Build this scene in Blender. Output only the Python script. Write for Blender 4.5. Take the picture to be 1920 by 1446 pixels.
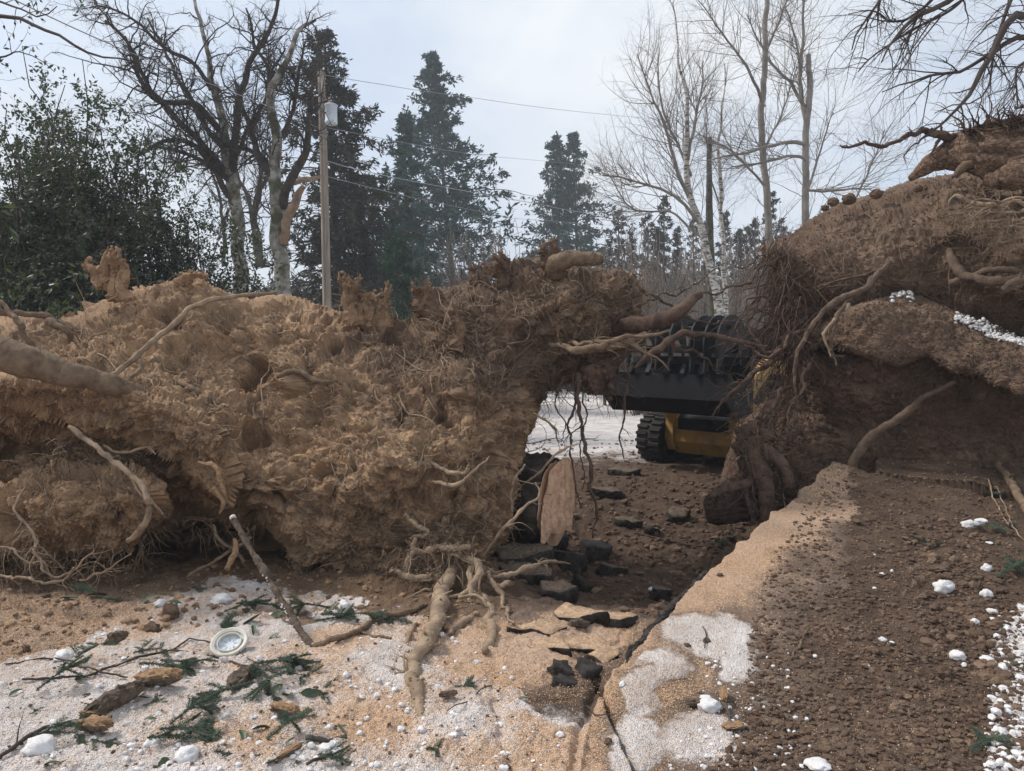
import bpy, bmesh, math, random
import numpy as np
from mathutils import Vector, Matrix
for o in list(bpy.data.objects): bpy.data.objects.remove(o)
S = bpy.context.scene; COL = S.collection
# ---------------------------------------------------------------- camera, sky, sun, exposure
F = 1400.0; CX, CY = 960.0, 723.0; CH = 1.55; PITCH = math.radians(-0.94)
cd = bpy.data.cameras.new('camera'); cam = bpy.data.objects.new('camera', cd); COL.objects.link(cam)
cd.sensor_width = 36; cd.lens = F/1920*36; cd.clip_start = .05; cd.clip_end = 3000
cam.location = (0, 0, CH); cam.rotation_euler = (math.pi/2+PITCH, 0, 0); S.camera = cam
S.render.resolution_x = 1024; S.render.resolution_y = 771
SUN_EL, SUN_AZ = math.radians(48), math.radians(-72)      # azimuth from +Y towards +X
sd = bpy.data.lights.new('sun', 'SUN'); sun = bpy.data.objects.new('sun', sd); COL.objects.link(sun)
sd.energy = 2.5; sd.angle = math.radians(11); sd.color = (1, .95, .88)
dv = Vector((math.sin(SUN_AZ)*math.cos(SUN_EL), math.cos(SUN_AZ)*math.cos(SUN_EL), math.sin(SUN_EL)))
sun.rotation_euler = dv.to_track_quat('Z', 'Y').to_euler(); sun.location = dv*50
S.view_settings.view_transform = 'Standard'; S.view_settings.look = 'None'
S.view_settings.gamma = 1; S.view_settings.exposure = 0.66
W = bpy.data.worlds.new('World'); S.world = W; W.use_nodes = True
nt = W.node_tree; nt.nodes.clear(); N = nt.nodes.new; LK = nt.links.new
out = N('ShaderNodeOutputWorld'); bg = N('ShaderNodeBackground'); bg2 = N('ShaderNodeBackground'); mx = N('ShaderNodeMixShader')
sky = N('ShaderNodeTexSky'); sky.sky_type = 'NISHITA'; sky.sun_disc = False
sky.sun_elevation = SUN_EL; sky.sun_rotation = SUN_AZ; bg.inputs[1].default_value = .11
LK(sky.outputs[0], bg.inputs[0])
tc = N('ShaderNodeTexCoord'); mp = N('ShaderNodeMapping'); mp.inputs['Scale'].default_value = (1.1, 1.1, 2.6)
mp.inputs['Location'].default_value = (.35, .2, .4)
LK(tc.outputs['Generated'], mp.inputs[0])
no = N('ShaderNodeTexNoise'); no.inputs['Scale'].default_value = 1.6; no.inputs['Detail'].default_value = 9; no.inputs['Roughness'].default_value = .55; no.inputs['Distortion'].default_value = .4
LK(mp.outputs[0], no.inputs[0])
rp = N('ShaderNodeValToRGB'); rp.color_ramp.elements[0].position = .30; rp.color_ramp.elements[0].color = (.55, .55, .55, 1)
rp.color_ramp.elements[1].position = .56; rp.color_ramp.elements[1].color = (1, 1, 1, 1)
LK(no.outputs[0], rp.inputs[0]); LK(rp.outputs[0], mx.inputs[0])
no2 = N('ShaderNodeTexNoise'); no2.inputs['Scale'].default_value = 2.2; no2.inputs['Detail'].default_value = 8; LK(mp.outputs[0], no2.inputs[0])
rc = N('ShaderNodeValToRGB'); rc.color_ramp.elements[0].position = .3; rc.color_ramp.elements[0].color = (.58, .66, .78, 1)
rc.color_ramp.elements[1].position = .68; rc.color_ramp.elements[1].color = (.84, .86, .88, 1)
LK(no2.outputs[0], rc.inputs[0]); LK(rc.outputs[0], bg2.inputs[0]); bg2.inputs[1].default_value = .755
LK(bg.outputs[0], mx.inputs[1]); LK(bg2.outputs[0], mx.inputs[2]); LK(mx.outputs[0], out.inputs[0])

# ---------------------------------------------------------------- helpers
rng = np.random.default_rng(7); random.seed(7)
_r = np.random.default_rng(11)
PERM = np.concatenate([_r.permutation(256)]*2).astype(np.int64)
GR = _r.normal(size=(256, 3)); GR /= np.linalg.norm(GR, axis=1)[:, None]
JT = _r.random((256, 3))
def hsh(ix, iy, iz): return PERM[(PERM[(PERM[ix & 255]+iy) & 255]+iz) & 255]
def pn(p):
    i = np.floor(p).astype(np.int64); f = p-i; u = f*f*f*(f*(f*6-15)+10); r = 0
    for dx in (0, 1):
        wx = u[:, 0] if dx else 1-u[:, 0]
        for dy in (0, 1):
            wy = u[:, 1] if dy else 1-u[:, 1]
            for dz in (0, 1):
                wz = u[:, 2] if dz else 1-u[:, 2]
                g = GR[hsh(i[:, 0]+dx, i[:, 1]+dy, i[:, 2]+dz)]
                r = r+wx*wy*wz*((f[:, 0]-dx)*g[:, 0]+(f[:, 1]-dy)*g[:, 1]+(f[:, 2]-dz)*g[:, 2])
    return r*1.5
def fbm(p, sc, octv=4, gain=.5, off=0., ridge=False):
    p = np.asarray(p, float).reshape(-1, 3)*sc+off; a = 1.; r = np.zeros(len(p))
    for k in range(octv):
        n = pn(p)
        r += a*((1-2*np.abs(n)) if ridge else n); p = p*2.03+17.3; a *= gain
    return r
def worley(p, sc, off=0.):
    p = np.asarray(p, float)*sc+off; i = np.floor(p).astype(np.int64); best = np.full(len(p), 9.)
    for dx in (-1, 0, 1):
        for dy in (-1, 0, 1):
            for dz in (-1, 0, 1):
                c = i+np.array([dx, dy, dz]); q = c+JT[hsh(c[:, 0], c[:, 1], c[:, 2])]
                best = np.minimum(best, ((q-p)**2).sum(1))
    return np.sqrt(best)
def P(px, py, Y):
    px, py, Y = np.broadcast_arrays(np.asarray(px, float), np.asarray(py, float), np.asarray(Y, float))
    dx = (px-CX)/F; dz = -(py-CY)/F; sp, cp = math.sin(PITCH), math.cos(PITCH)
    y = cp-dz*sp; z = dz*cp+sp; k = Y/y
    return np.stack([dx*k, Y+0*k, CH+z*k], -1)
def proj(p):
    p = np.asarray(p, float); sp, cp = math.sin(PITCH), math.cos(PITCH); y = p[..., 1]; z = p[..., 2]-CH
    f = np.maximum(y*cp+z*sp, .05); u = -y*sp+z*cp
    return CX+F*p[..., 0]/f, CY-F*u/f
def sstep(a, b, x):
    t = np.clip((x-a)/(b-a), 0, 1); return t*t*(3-2*t)
def mesh_np(name, V, faces, mats, parent=None, mi=None, smooth=True, attrs=None):
    """faces: list of (M,k) int arrays"""
    V = np.asarray(V, np.float32); me = bpy.data.meshes.new(name)
    faces = [np.asarray(f, np.int32) for f in faces if len(f)]
    me.vertices.add(len(V)); me.vertices.foreach_set('co', V.ravel())
    lt = np.concatenate([f.ravel() for f in faces]); cnt = np.concatenate([np.full(len(f), f.shape[1], np.int32) for f in faces])
    st = np.concatenate([[0], np.cumsum(cnt)[:-1]]).astype(np.int32)
    me.loops.add(len(lt)); me.loops.foreach_set('vertex_index', lt)
    me.polygons.add(len(cnt)); me.polygons.foreach_set('loop_start', st)
    try: me.polygons.foreach_set('loop_total', cnt)
    except Exception: pass
    if not isinstance(mats, (list, tuple)): mats = [mats]
    for m in mats: me.materials.append(m)
    if mi is not None: me.polygons.foreach_set('material_index', np.asarray(mi, np.int32))
    me.polygons.foreach_set('use_smooth', np.full(len(cnt), bool(smooth)))
    for k, a in (attrs or {}).items():
        at = me.color_attributes.new(k, 'FLOAT_COLOR', 'POINT') if a.ndim == 2 else me.attributes.new(k, 'FLOAT', 'POINT')
        if a.ndim == 2: at.data.foreach_set('color', np.concatenate([a, np.ones((len(a), 1))], 1).astype(np.float32).ravel())
        else: at.data.foreach_set('value', a.astype(np.float32))
    me.update(); me.validate()
    o = bpy.data.objects.new(name, me); COL.objects.link(o)
    if parent is not None: o.parent = parent
    return o
def tag(o, label=None, cat=None, group=None, kind=None):
    for k, v in (('label', label), ('category', cat), ('group', group), ('kind', kind)):
        if v: o[k] = v
    return o
def empty(name, loc, label, cat, group=None):
    """things whose parts are built in world space keep the Empty's inverse on each part via rel()"""
    o = bpy.data.objects.new(name, None); COL.objects.link(o); o.location = [float(c) for c in loc]
    o.empty_display_size = .2; return tag(o, label, cat, group)
def part(name, V, faces, mats, root, **k):
    L = np.array(root.location)
    r2 = root
    while r2.parent is not None: r2 = r2.parent; L = L+np.array(r2.location)
    return mesh_np(name, np.asarray(V)-L, faces, mats, root, **k)

def resample(pts, n):
    """Catmull-Rom through pts (M,k) -> (n,k), arc-length-ish"""
    p = np.asarray(pts, float)
    if len(p) == 2: return p[0]+(p[1]-p[0])*np.linspace(0, 1, n)[:, None]
    q = np.vstack([2*p[0]-p[1], p, 2*p[-1]-p[-2]]); d = np.linalg.norm(np.diff(p[:, :3], axis=0), axis=1); c = np.concatenate([[0], np.cumsum(d)])
    s = np.linspace(0, c[-1], n); i = np.clip(np.searchsorted(c, s, 'right')-1, 0, len(p)-2); t = ((s-c[i])/np.maximum(d[i], 1e-9))[:, None]
    a, b, e, g = q[i], q[i+1], q[i+2], q[i+3]
    return .5*((2*b)+(-a+e)*t+(2*a-5*b+4*e-g)*t*t+(-a+3*b-3*e+g)*t**3)
def tubes(PP, RR, sides=5, cap=True, gnarl=0.):
    """PP (N,L,3), RR (N,L) -> V, faces"""
    PP = np.asarray(PP, float); RR = np.asarray(RR, float); Nn, L, _ = PP.shape
    T = np.gradient(PP, axis=1); T /= np.maximum(np.linalg.norm(T, axis=2, keepdims=True), 1e-9)
    m = T.mean(1); ref = np.where(np.abs(m[:, 2:3]) < .8, np.array([[0, 0, 1.]]), np.array([[1., 0, 0]]))
    A = np.cross(T, ref[:, None, :]); A /= np.maximum(np.linalg.norm(A, axis=2, keepdims=True), 1e-6); B = np.cross(T, A)
    th = np.arange(sides)*2*math.pi/sides
    rr = RR[:, :, None]*np.ones(sides)
    if gnarl: rr = rr*(1+gnarl*rng.normal(size=rr.shape))
    V = PP[:, :, None, :]+rr[..., None]*(np.cos(th)[None, None, :, None]*A[:, :, None, :]+np.sin(th)[None, None, :, None]*B[:, :, None, :])
    idx = np.arange(Nn*L*sides).reshape(Nn, L, sides); nx = np.roll(idx, -1, axis=2)
    Fq = np.stack([idx[:, :-1], nx[:, :-1], nx[:, 1:], idx[:, 1:]], -1).reshape(-1, 4)
    V = V.reshape(-1, 3); fs = [Fq]
    if cap: fs.append(idx[:, -1, :].reshape(Nn, sides)); fs.append(idx[:, 0, ::-1].reshape(Nn, sides))
    return V, fs
class Geo:
    def __init__(s): s.V = []; s.F = []; s.n = 0; s.M = []; s.A = []
    def add(s, V, fs, m=0, a=None):
        s.V.append(np.asarray(V, float))
        for f in fs:
            f = np.asarray(f)
            if len(f): s.F.append(f+s.n); s.M.append(np.full(len(f), m))
        s.n += len(V); return s
    def tube(s, PP, RR, sides=5, m=0, gnarl=0.): return s.add(*tubes(PP, RR, sides, gnarl=gnarl), m=m)
    def build(s, name, mats, root=None, **k):
        V = np.vstack(s.V); mi = np.concatenate(s.M)
        if not isinstance(mats, (list, tuple)): mats = [mats]
        return (part if root is not None else (lambda n, v, f, m, r, **kk: mesh_np(n, v, f, m, **kk)))(name, V, s.F, mats, root, mi=mi if len(mats) > 1 else None, **k)
def wig(PP, amp, sc, off=0.):
    """low frequency wobble of a set of paths"""
    sh = PP.shape; q = PP.reshape(-1, 3); t = np.tile(np.linspace(0, 1, sh[1]), sh[0])
    w = np.sqrt(np.minimum(t*6, 1))
    d = np.stack([fbm(q, sc, 3, .55, off+k*31.7) for k in range(3)], -1)
    return (q+d*amp*w[:, None]).reshape(sh)
def grow(PP, RR, per, tmin, tmax, ang, ln, lnv, rr, L2, wob, trop, taper=.15, rad0=None, lnexp=.6, sag=0., flat=0.):
    """children of paths; ln = length in metres at the base of the parent; trop = vector added to direction"""
    Nn, L, _ = PP.shape; K = Nn*per; par = np.repeat(np.arange(Nn), per)
    t = tmin+(tmax-tmin)*rng.random(K); x = t*(L-1); i = np.clip(x.astype(int), 0, L-2); f = (x-i)[:, None]
    p0 = PP[par, i]*(1-f)+PP[par, i+1]*f; r0 = RR[par, i]*(1-f[:, 0])+RR[par, i+1]*f[:, 0]
    T = PP[par, i+1]-PP[par, i]; T /= np.maximum(np.linalg.norm(T, axis=1, keepdims=True), 1e-9)
    q = rng.normal(size=(K, 3)); q[:, 2] *= 1-flat; q -= (q*T).sum(1, keepdims=True)*T; q /= np.maximum(np.linalg.norm(q, axis=1, keepdims=True), 1e-9)
    a = np.radians(ang)*(1+.3*rng.normal(size=K)); d = T*np.cos(a)[:, None]+q*np.sin(a)[:, None]
    length = ln*(1+lnv*rng.normal(size=K))*np.maximum(1-t*lnexp, .1); length = np.maximum(length, ln*.15)
    step = (length/(L2-1))[:, None]; pts = [p0]; p = p0; trop = np.asarray(trop, float)
    for k in range(L2-1):
        d = d+wob*rng.normal(size=(K, 3))+trop+np.array([0, 0, -sag])*k/L2; d /= np.linalg.norm(d, axis=1, keepdims=True); p = p+d*step; pts.append(p)
    Q = np.stack(pts, 1); base = np.minimum(r0*rr, rad0) if rad0 else r0*rr
    R = base[:, None]*np.linspace(1, taper, L2)[None]; return Q, R
def cards(c, d, ln, wd, bend=.0, up=None):
    """diamond leaves: centres c (N,3), directions d, lengths, widths"""
    n = len(c); d = d/np.maximum(np.linalg.norm(d, axis=1, keepdims=True), 1e-9); q = rng.normal(size=(n, 3)) if up is None else up+.4*rng.normal(size=(n, 3))
    s = np.cross(d, q); s /= np.maximum(np.linalg.norm(s, axis=1, keepdims=True), 1e-9); nn = np.cross(d, s)
    ln = np.broadcast_to(ln, n)[:, None]; wd = np.broadcast_to(wd, n)[:, None]
    V = np.stack([c, c+d*ln*.45+s*wd*.5, c+d*ln+nn*bend*ln, c+d*ln*.45-s*wd*.5], 1).reshape(-1, 3)
    return V, [np.arange(4*n).reshape(n, 4)]
def ico(sub=2):
    bm = bmesh.new(); bmesh.ops.create_icosphere(bm, subdivisions=sub, radius=1); V = np.array([v.co[:] for v in bm.verts]); Fc = np.array([[v.index for v in f.verts] for f in bm.faces]); bm.free(); return V, Fc
ICO1, ICO2, ICO3, ICO4 = ico(1), ico(2), ico(3), ico(4)
def blobs(c, r, I=ICO1, amp=.35, sq=None):
    """many small deformed lumps; c (N,3), r (N,) or (N,3)"""
    n = len(c); V0, F0 = I; m = len(V0); r = np.asarray(r, float)
    if r.ndim == 1: r = r[:, None]*(.7+.6*rng.random((n, 3)))
    V = V0[None]*(1+amp*rng.normal(size=(n, m, 1)).clip(-1.6, 1.6)*.5)*r[:, None, :]
    a = rng.random((n, 3))*6.28; ca, sa = np.cos(a), np.sin(a)
    x, y, z = V[..., 0], V[..., 1], V[..., 2]
    x, y = x*ca[:, 0:1]-y*sa[:, 0:1], x*sa[:, 0:1]+y*ca[:, 0:1]
    b = (rng.random((n, 1))-.5)*.8; x, z = x*np.cos(b)-z*np.sin(b), x*np.sin(b)+z*np.cos(b)
    V = np.stack([x, y, z], -1)+c[:, None, :]
    return V.reshape(-1, 3), [(F0[None]+(np.arange(n)*m)[:, None, None]).reshape(-1, 3)]

# ---------------------------------------------------------------- materials
def mat(name, c1, c2=None, sc=4., rough=.95, bump=.5, bs=30., detail=8, c3=None, s3=None, lo=.35, hi=.65, metal=0., attr=None, dist=.02, spec=.3, stretch=None, trans=None):
    m = bpy.data.materials.new(name); m.use_nodes = True; t = m.node_tree; b = t.nodes['Principled BSDF']; n = t.nodes.new; l = t.links.new
    b.inputs['Roughness'].default_value = rough; b.inputs['Metallic'].default_value = metal; b.inputs['Specular IOR Level'].default_value = spec
    tcn = n('ShaderNodeTexCoord'); co = tcn.outputs['Object']
    if stretch:
        mpn = n('ShaderNodeMapping'); mpn.inputs['Scale'].default_value = stretch; l(co, mpn.inputs[0]); co = mpn.outputs[0]
    c2 = c2 or tuple(x*.6 for x in c1)
    nz = n('ShaderNodeTexNoise'); nz.inputs['Scale'].default_value = sc; nz.inputs['Detail'].default_value = detail; nz.inputs['Roughness'].default_value = .6; l(co, nz.inputs[0])
    r = n('ShaderNodeValToRGB'); r.color_ramp.elements[0].position = lo; r.color_ramp.elements[1].position = hi
    r.color_ramp.elements[0].color = (*c2, 1); r.color_ramp.elements[1].color = (*c1, 1); l(nz.outputs[0], r.inputs[0]); colr = r.outputs[0]
    if c3:
        n3 = n('ShaderNodeTexNoise'); n3.inputs['Scale'].default_value = s3 or sc*4; n3.inputs['Detail'].default_value = 6; l(co, n3.inputs[0])
        r3 = n('ShaderNodeValToRGB'); r3.color_ramp.elements[0].position = .5; r3.color_ramp.elements[1].position = .62; l(n3.outputs[0], r3.inputs[0])
        mm = n('ShaderNodeMixRGB'); l(r3.outputs[0], mm.inputs[0]); l(colr, mm.inputs[1]); mm.inputs[2].default_value = (*c3, 1); colr = mm.outputs[0]
    if attr:   # per-vertex stain: multiplies towards another soil colour
        an = n('ShaderNodeAttribute'); an.attribute_name = 'tint'; mm = n('ShaderNodeMixRGB'); l(an.outputs['Fac'], mm.inputs[0]); l(colr, mm.inputs[1])
        r4 = n('ShaderNodeValToRGB'); r4.color_ramp.elements[0].position = lo; r4.color_ramp.elements[1].position = hi
        r4.color_ramp.elements[0].color = (*attr[1], 1); r4.color_ramp.elements[1].color = (*attr[0], 1); l(nz.outputs[0], r4.inputs[0]); l(r4.outputs[0], mm.inputs[2]); colr = mm.outputs[0]
    l(colr, b.inputs['Base Color'])
    if bump:
        nb = n('ShaderNodeTexNoise'); nb.inputs['Scale'].default_value = bs; nb.inputs['Detail'].default_value = 6; nb.inputs['Roughness'].default_value = .65; l(co, nb.inputs[0])
        bp = n('ShaderNodeBump'); bp.inputs['Strength'].default_value = bump; bp.inputs['Distance'].default_value = dist; l(nb.outputs[0], bp.inputs['Height']); l(bp.outputs[0], b.inputs['Normal'])
    if trans:
        tr = n('ShaderNodeBsdfTranslucent'); tr.inputs[0].default_value = (*trans, 1); ms = n('ShaderNodeMixShader'); ms.inputs[0].default_value = .3
        o = t.nodes['Material Output']; l(b.outputs[0], ms.inputs[1]); l(tr.outputs[0], ms.inputs[2]); l(ms.outputs[0], o.inputs[0])
    return m
M = {}
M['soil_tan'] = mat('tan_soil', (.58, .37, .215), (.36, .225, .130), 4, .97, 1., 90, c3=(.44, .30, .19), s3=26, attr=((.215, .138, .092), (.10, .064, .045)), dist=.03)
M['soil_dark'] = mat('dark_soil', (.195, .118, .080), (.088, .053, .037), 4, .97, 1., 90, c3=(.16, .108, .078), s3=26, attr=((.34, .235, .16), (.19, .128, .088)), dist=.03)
M['clay'] = mat('pale_clay', (.42, .32, .24), (.28, .20, .14), 6, .9, .5, 50)
M['root'] = mat('dusty_root', (.25, .175, .115), (.13, .087, .058), 14, .95, 1., 70)
M['root_thin'] = mat('thin_root', (.36, .265, .18), (.18, .125, .085), 10, .92, .6, 80)
M['root_mid'] = mat('brown_root', (.17, .115, .08), (.085, .057, .042), 14, .95, 1., 70)
M['root_dark'] = mat('dark_root', (.13, .082, .058), (.055, .035, .026), 10, .88, .8, 50)
M['bark'] = mat('grey_bark', (.13, .115, .10), (.05, .043, .037), 6, .95, .9, 30, c3=(.09, .10, .055), s3=3)
M['bark_dark'] = mat('dark_bark', (.075, .058, .049), (.032, .025, .021), 8, .95, .9, 40)
M['twig'] = mat('twig_bark', (.075, .058, .050), (.040, .030, .026), 3, .9, 0)
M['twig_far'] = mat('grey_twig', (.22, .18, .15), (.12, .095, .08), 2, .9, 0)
M['birch'] = mat('birch_bark', (.62, .60, .56), (.30, .27, .24), 4, .8, .4, 20, c3=(.07, .06, .05), s3=5, stretch=(1, 1, 4))
M['birch_up'] = mat('upper_birch_bark', (.25, .225, .20), (.14, .125, .11), 3, .85, .3, 20)
M['lichen'] = mat('lichen_bark', (.36, .35, .31), (.085, .068, .05), 5, .95, .8, 30, c3=(.07, .075, .035), s3=3)
M['needles'] = mat('conifer_needles', (.045, .085, .048), (.022, .045, .030), .6, .8, 0, spec=.2, trans=(.03, .06, .03))
M['needles_far'] = mat('blue_green_needles', (.040, .078, .058), (.018, .040, .034), .4, .85, 0, spec=.2)
M['needles_dry'] = mat('brownish_needles', (.065, .055, .040), (.030, .036, .026), .7, .85, 0, spec=.2)
M['leaf'] = mat('glossy_evergreen_leaf', (.045, .060, .032), (.018, .028, .017), 1.5, .42, 0, spec=.5, trans=(.05, .07, .02))
M['leaf_br'] = mat('bright_evergreen_leaf', (.085, .12, .045), (.035, .055, .025), 1.5, .4, 0, spec=.5, trans=(.08, .12, .03))
M['leaf_gr'] = mat('fallen_green_leaf', (.062, .095, .042), (.030, .050, .024), 8, .45, .2, 30, spec=.5)
M['sprig'] = mat('fallen_needles', (.095, .130, .085), (.045, .070, .048), 6, .75, 0)
M['snow'] = mat('snow', (.70, .70, .71), (.56, .53, .51), 14, .7, .6, 60, dist=.01)
M['wood'] = mat('fresh_cut_wood', (.62, .42, .28), (.52, .32, .20), 3, .9, .5, 30, c3=(.46, .26, .17), s3=7, stretch=(4, 4, .7))
M['wood_orange'] = mat('split_orange_wood', (.52, .33, .18), (.27, .16, .09), 20, .85, .9, 60, stretch=(1, 4, 4))
M['bark_chip'] = mat('chunk_bark', (.20, .15, .11), (.08, .058, .043), 25, .95, 1., 80)
M['asphalt'] = mat('broken_asphalt', (.060, .050, .044), (.022, .018, .016), 20, .85, 1., 60)
M['asphalt_top'] = mat('dusty_asphalt', (.20, .145, .10), (.10, .073, .055), 14, .95, .8, 90, c3=(.06, .05, .042), s3=30)
M['asphalt_saw'] = mat('sawdust_covered_asphalt', (.56, .37, .22), (.34, .23, .15), 18, .95, .9, 110, c3=(.62, .45, .32), s3=50)
M['saw'] = mat('sawdust', (.66, .46, .29), (.46, .31, .20), 40, .95, 0)
M['pole'] = mat('weathered_pole', (.34, .28, .22), (.17, .135, .11), 2, .9, .6, 14, stretch=(6, 6, .5))
M['steel'] = mat('grey_painted_steel', (.56, .61, .66), (.46, .51, .56), 3, .5, 0)
M['wire'] = mat('grey_wire', (.30, .30, .31), (.24, .24, .25), 3, .6, 0)
M['porc'] = mat('porcelain', (.5, .3, .22), (.3, .18, .14), 3, .3, 0)
M['yellow'] = mat('yellow_paint', (.50, .30, .085), (.34, .21, .08), 5, .6, .3, 30, lo=.35, hi=.5)
M['black'] = mat('black_steel', (.016, .016, .018), (.010, .010, .012), 5, .8, .2, 30, spec=.1)
M['black_b'] = mat('worn_black_steel', (.034, .034, .037), (.014, .014, .016), 7, .6, .3, 30, spec=.15)
M['rubber'] = mat('track_rubber', (.045, .040, .037), (.020, .018, .017), 8, .9, .8, 40)
M['glass'] = mat('dark_glass', (.02, .022, .025), (.015, .017, .02), 3, .1, 0)
M['thicket'] = mat('winter_thicket', (.13, .11, .095), (.06, .055, .05), .3, .95, 0)
M['wall'] = mat('beige_siding', (.22, .19, .16), (.17, .145, .12), 3, .9, .2, 10)
M['roof'] = mat('grey_shingles', (.13, .125, .125), (.08, .078, .078), 12, .95, .6, 30)
M['plastic'] = mat('off_white_plastic', (.58, .55, .48), (.42, .39, .33), 12, .5, .1, 60)
M['white'] = mat('white_marking', (.7, .7, .68), (.5, .5, .48), 12, .6, 0)
M['fence'] = mat('dark_fence', (.07, .055, .045), (.04, .03, .026), 5, .9, .3, 20)
# ---------------------------------------------------------------- ground
EDGE_PX = [(1085, 1470, 0.0), (1110, 1345, 0.0), (1165, 1255, .02), (1232, 1168, .07), (1330, 1062, .18), (1440, 962, .36), (1560, 872, .64), (1640, 858, .74)]
def at_z(px, py, z):
    r = P(px, py, 1.0)-np.array([0, 0, CH]); k = (z-CH)/r[2]; return np.array([r[0]*k, k])
EDGE = np.array([at_z(*e) for e in EDGE_PX]); EDGE = np.vstack([EDGE[0]-(EDGE[1]-EDGE[0])*.6, EDGE, EDGE[-1]+np.array([.8, 1.6])])
def edge_sd(x, y):
    """signed distance to the bank's lip, positive on the bank's side (right)"""
    best = np.full(x.shape, 1e9); sg = np.zeros(x.shape)
    for a, b in zip(EDGE[:-1], EDGE[1:]):
        e = b-a; t = np.clip(((x-a[0])*e[0]+(y-a[1])*e[1])/(e@e), 0, 1); dx = x-a[0]-t*e[0]; dy = y-a[1]-t*e[1]; d = np.hypot(dx, dy)
        s = np.sign(e[1]*(x-a[0])-e[0]*(y-a[1])); m = d < best-1e-9; best = np.where(m, d, best); sg = np.where(m, s, sg)
    return best*sg
BY = np.array([-40, 0, 3.1, 3.9, 4.5, 5.4, 6.5, 7.4, 8.5, 10, 12, 15, 400.]); BZ = np.array([0, 0, 0, .03, .08, .19, .38, .68, .85, .6, .15, .1, .1])
def Hs(x, y):
    """smooth ground height"""
    x = np.asarray(x, float); y = np.asarray(y, float); sh = x.shape; x = x.ravel(); y = y.ravel()
    sd = edge_sd(x, y)
    bank = np.interp(y, BY, BZ)+.05*sstep(.1, .8, sd)*sstep(3.5, 6, y)
    far = .1*sstep(8.5, 11, y)
    pitx = sstep(-.2, .5, x-.10*(y-5)); pit = -.34*sstep(5.0, 6.5, y)*(1-sstep(7.2, 9.6, y))*pitx
    low = pit+far
    step = -.07*sstep(4.25, 4.6, y+.5*(1-sstep(.2, 1., x)))*sstep(.1, .6, x)*(1-sstep(8, 9, y))
    low = low+step
    k = sstep(-.06, .02, sd+.035*fbm(np.stack([x, y, x*0], -1), 4, 3, .6))
    k = np.where(y > 14, sstep(0, 1, k), k)
    h = low*(1-k)+bank*k
    return h.reshape(sh)
def H(x, y):
    x = np.asarray(x, float); y = np.asarray(y, float); sh = x.shape; h = Hs(x, y).ravel(); X = x.ravel(); Y = y.ravel()
    q = np.stack([X, Y, X*0], -1); sd = edge_sd(X, Y); near = 1-sstep(14, 22, Y)
    rough = (.35+.65*sstep(.3, .9, sd))+1.3*sstep(5.0, 6.0, Y)*(sd < 0)*(1-sstep(10, 12, Y))
    n = .030*fbm(q, 1.7, 3)+rough*near*(.016*fbm(q, 7, 4, .6)+.010*np.maximum(0, .38-worley(q, 9))*3*np.maximum(0, pn(q*1.5+9)+.35))
    # snow on the left is lumpy
    snowy = (sd < 0)*(Y < 6)*near
    n = n+snowy*(.018*np.clip(fbm(q, 9, 4, .65, 5.)+.1, -.3, 1)+.020*np.clip(.42-worley(q+.02*pn(q*20)[:, None], 22), 0, 1)*np.clip(pn(q*3+5)*2+.3, 0, 1))
    n = n+.02*fbm(q, .25, 2)*sstep(12, 30, Y)
    # cracked paving at the edge of the pit
    ck = sstep(4.0, 4.4, Y)*(1-sstep(5.6, 6, Y))*sstep(-.3, .1, X)*(sd < 0)
    cell = worley(np.stack([X*1.5, Y*1.9, X*0], -1), 1.6, 3.)
    n = n+ck*(.05*pn(np.floor(q*2.2+.3*pn(q*3)[:, None])+.5)-.03)
    # long crack near the lens and ruts
    cx = np.interp(Y, [2.6, 3.0, 3.3, 3.6, 3.75], [.50, .475, .455, .435, .40])+.012*pn(np.stack([Y*9, Y*0, Y*0], -1))
    n = n-.10*np.exp(-((X-cx)/.010)**2)*(Y < 3.72)*(Y > 2.2)
    cx2 = np.interp(Y, [2.6, 3.1, 3.6, 3.9], [.20, .27, .40, .47])+.02*pn(np.stack([Y*7, Y*0+4, Y*0], -1))
    n = n-.035*np.exp(-((X-cx2)/.02)**2)*(Y < 3.85)
    n = n+(sd > 0)*near*.02*np.clip(.45-worley(q+.02*pn(q*20)[:, None], 24), 0, 1)*(X > np.interp(Y, [2, 3.3, 4.4, 5.4], [1.75, 2.16, 2.9, 3.5]))
    cx3 = np.interp(Y, [2.6, 3.1, 3.5], [.02, -.03, -.10])+.03*pn(np.stack([Y*5, Y*0+9, Y*0], -1))
    n = n-.02*np.exp(-((X-cx3)/.02)**2)*(Y < 3.5)
    return (h+n).reshape(sh)
def ground_at(px, py, ymax=60):
    Y = np.concatenate([np.linspace(2, 14, 2400), np.linspace(14, ymax, 600)]); R = P(px, py, Y); h = H(R[:, 0], R[:, 1])
    i = np.argmax(R[:, 2] <= h); return R[i].copy() if R[i, 2] <= h[i] else P(px, py, 8.)
u = np.concatenate([-np.geomspace(12, .78, 50), np.linspace(-.76, .76, 980), np.geomspace(.78, 12, 50)])
yy = np.concatenate([np.linspace(-60, 1.2, 26), 1/np.linspace(1/1.3, 1/2.3, 16)])
pyv = np.concatenate([np.linspace(1650, 790, 640), np.linspace(788, 712, 60)]); yy = np.concatenate([yy, CH*F/(pyv-700), [260, 600]])
yy = np.unique(yy); YY, UU = np.meshgrid(yy, u, indexing='ij'); XX = UU*np.maximum(YY, 1.6)*1.0
wide = sstep(.77, 12, np.abs(UU)); XX = np.where(np.abs(UU) > .77, UU*np.maximum(YY, 12.), XX)
XX = np.where(np.abs(UU) > .77, np.sign(UU)*np.maximum(np.abs(XX), .77*np.maximum(YY, 1.6)+(np.abs(UU)-.76)*8), XX)
ZZ = H(XX, YY); ny, nx_ = XX.shape
V = np.stack([XX, YY, ZZ], -1).reshape(-1, 3)
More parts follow.
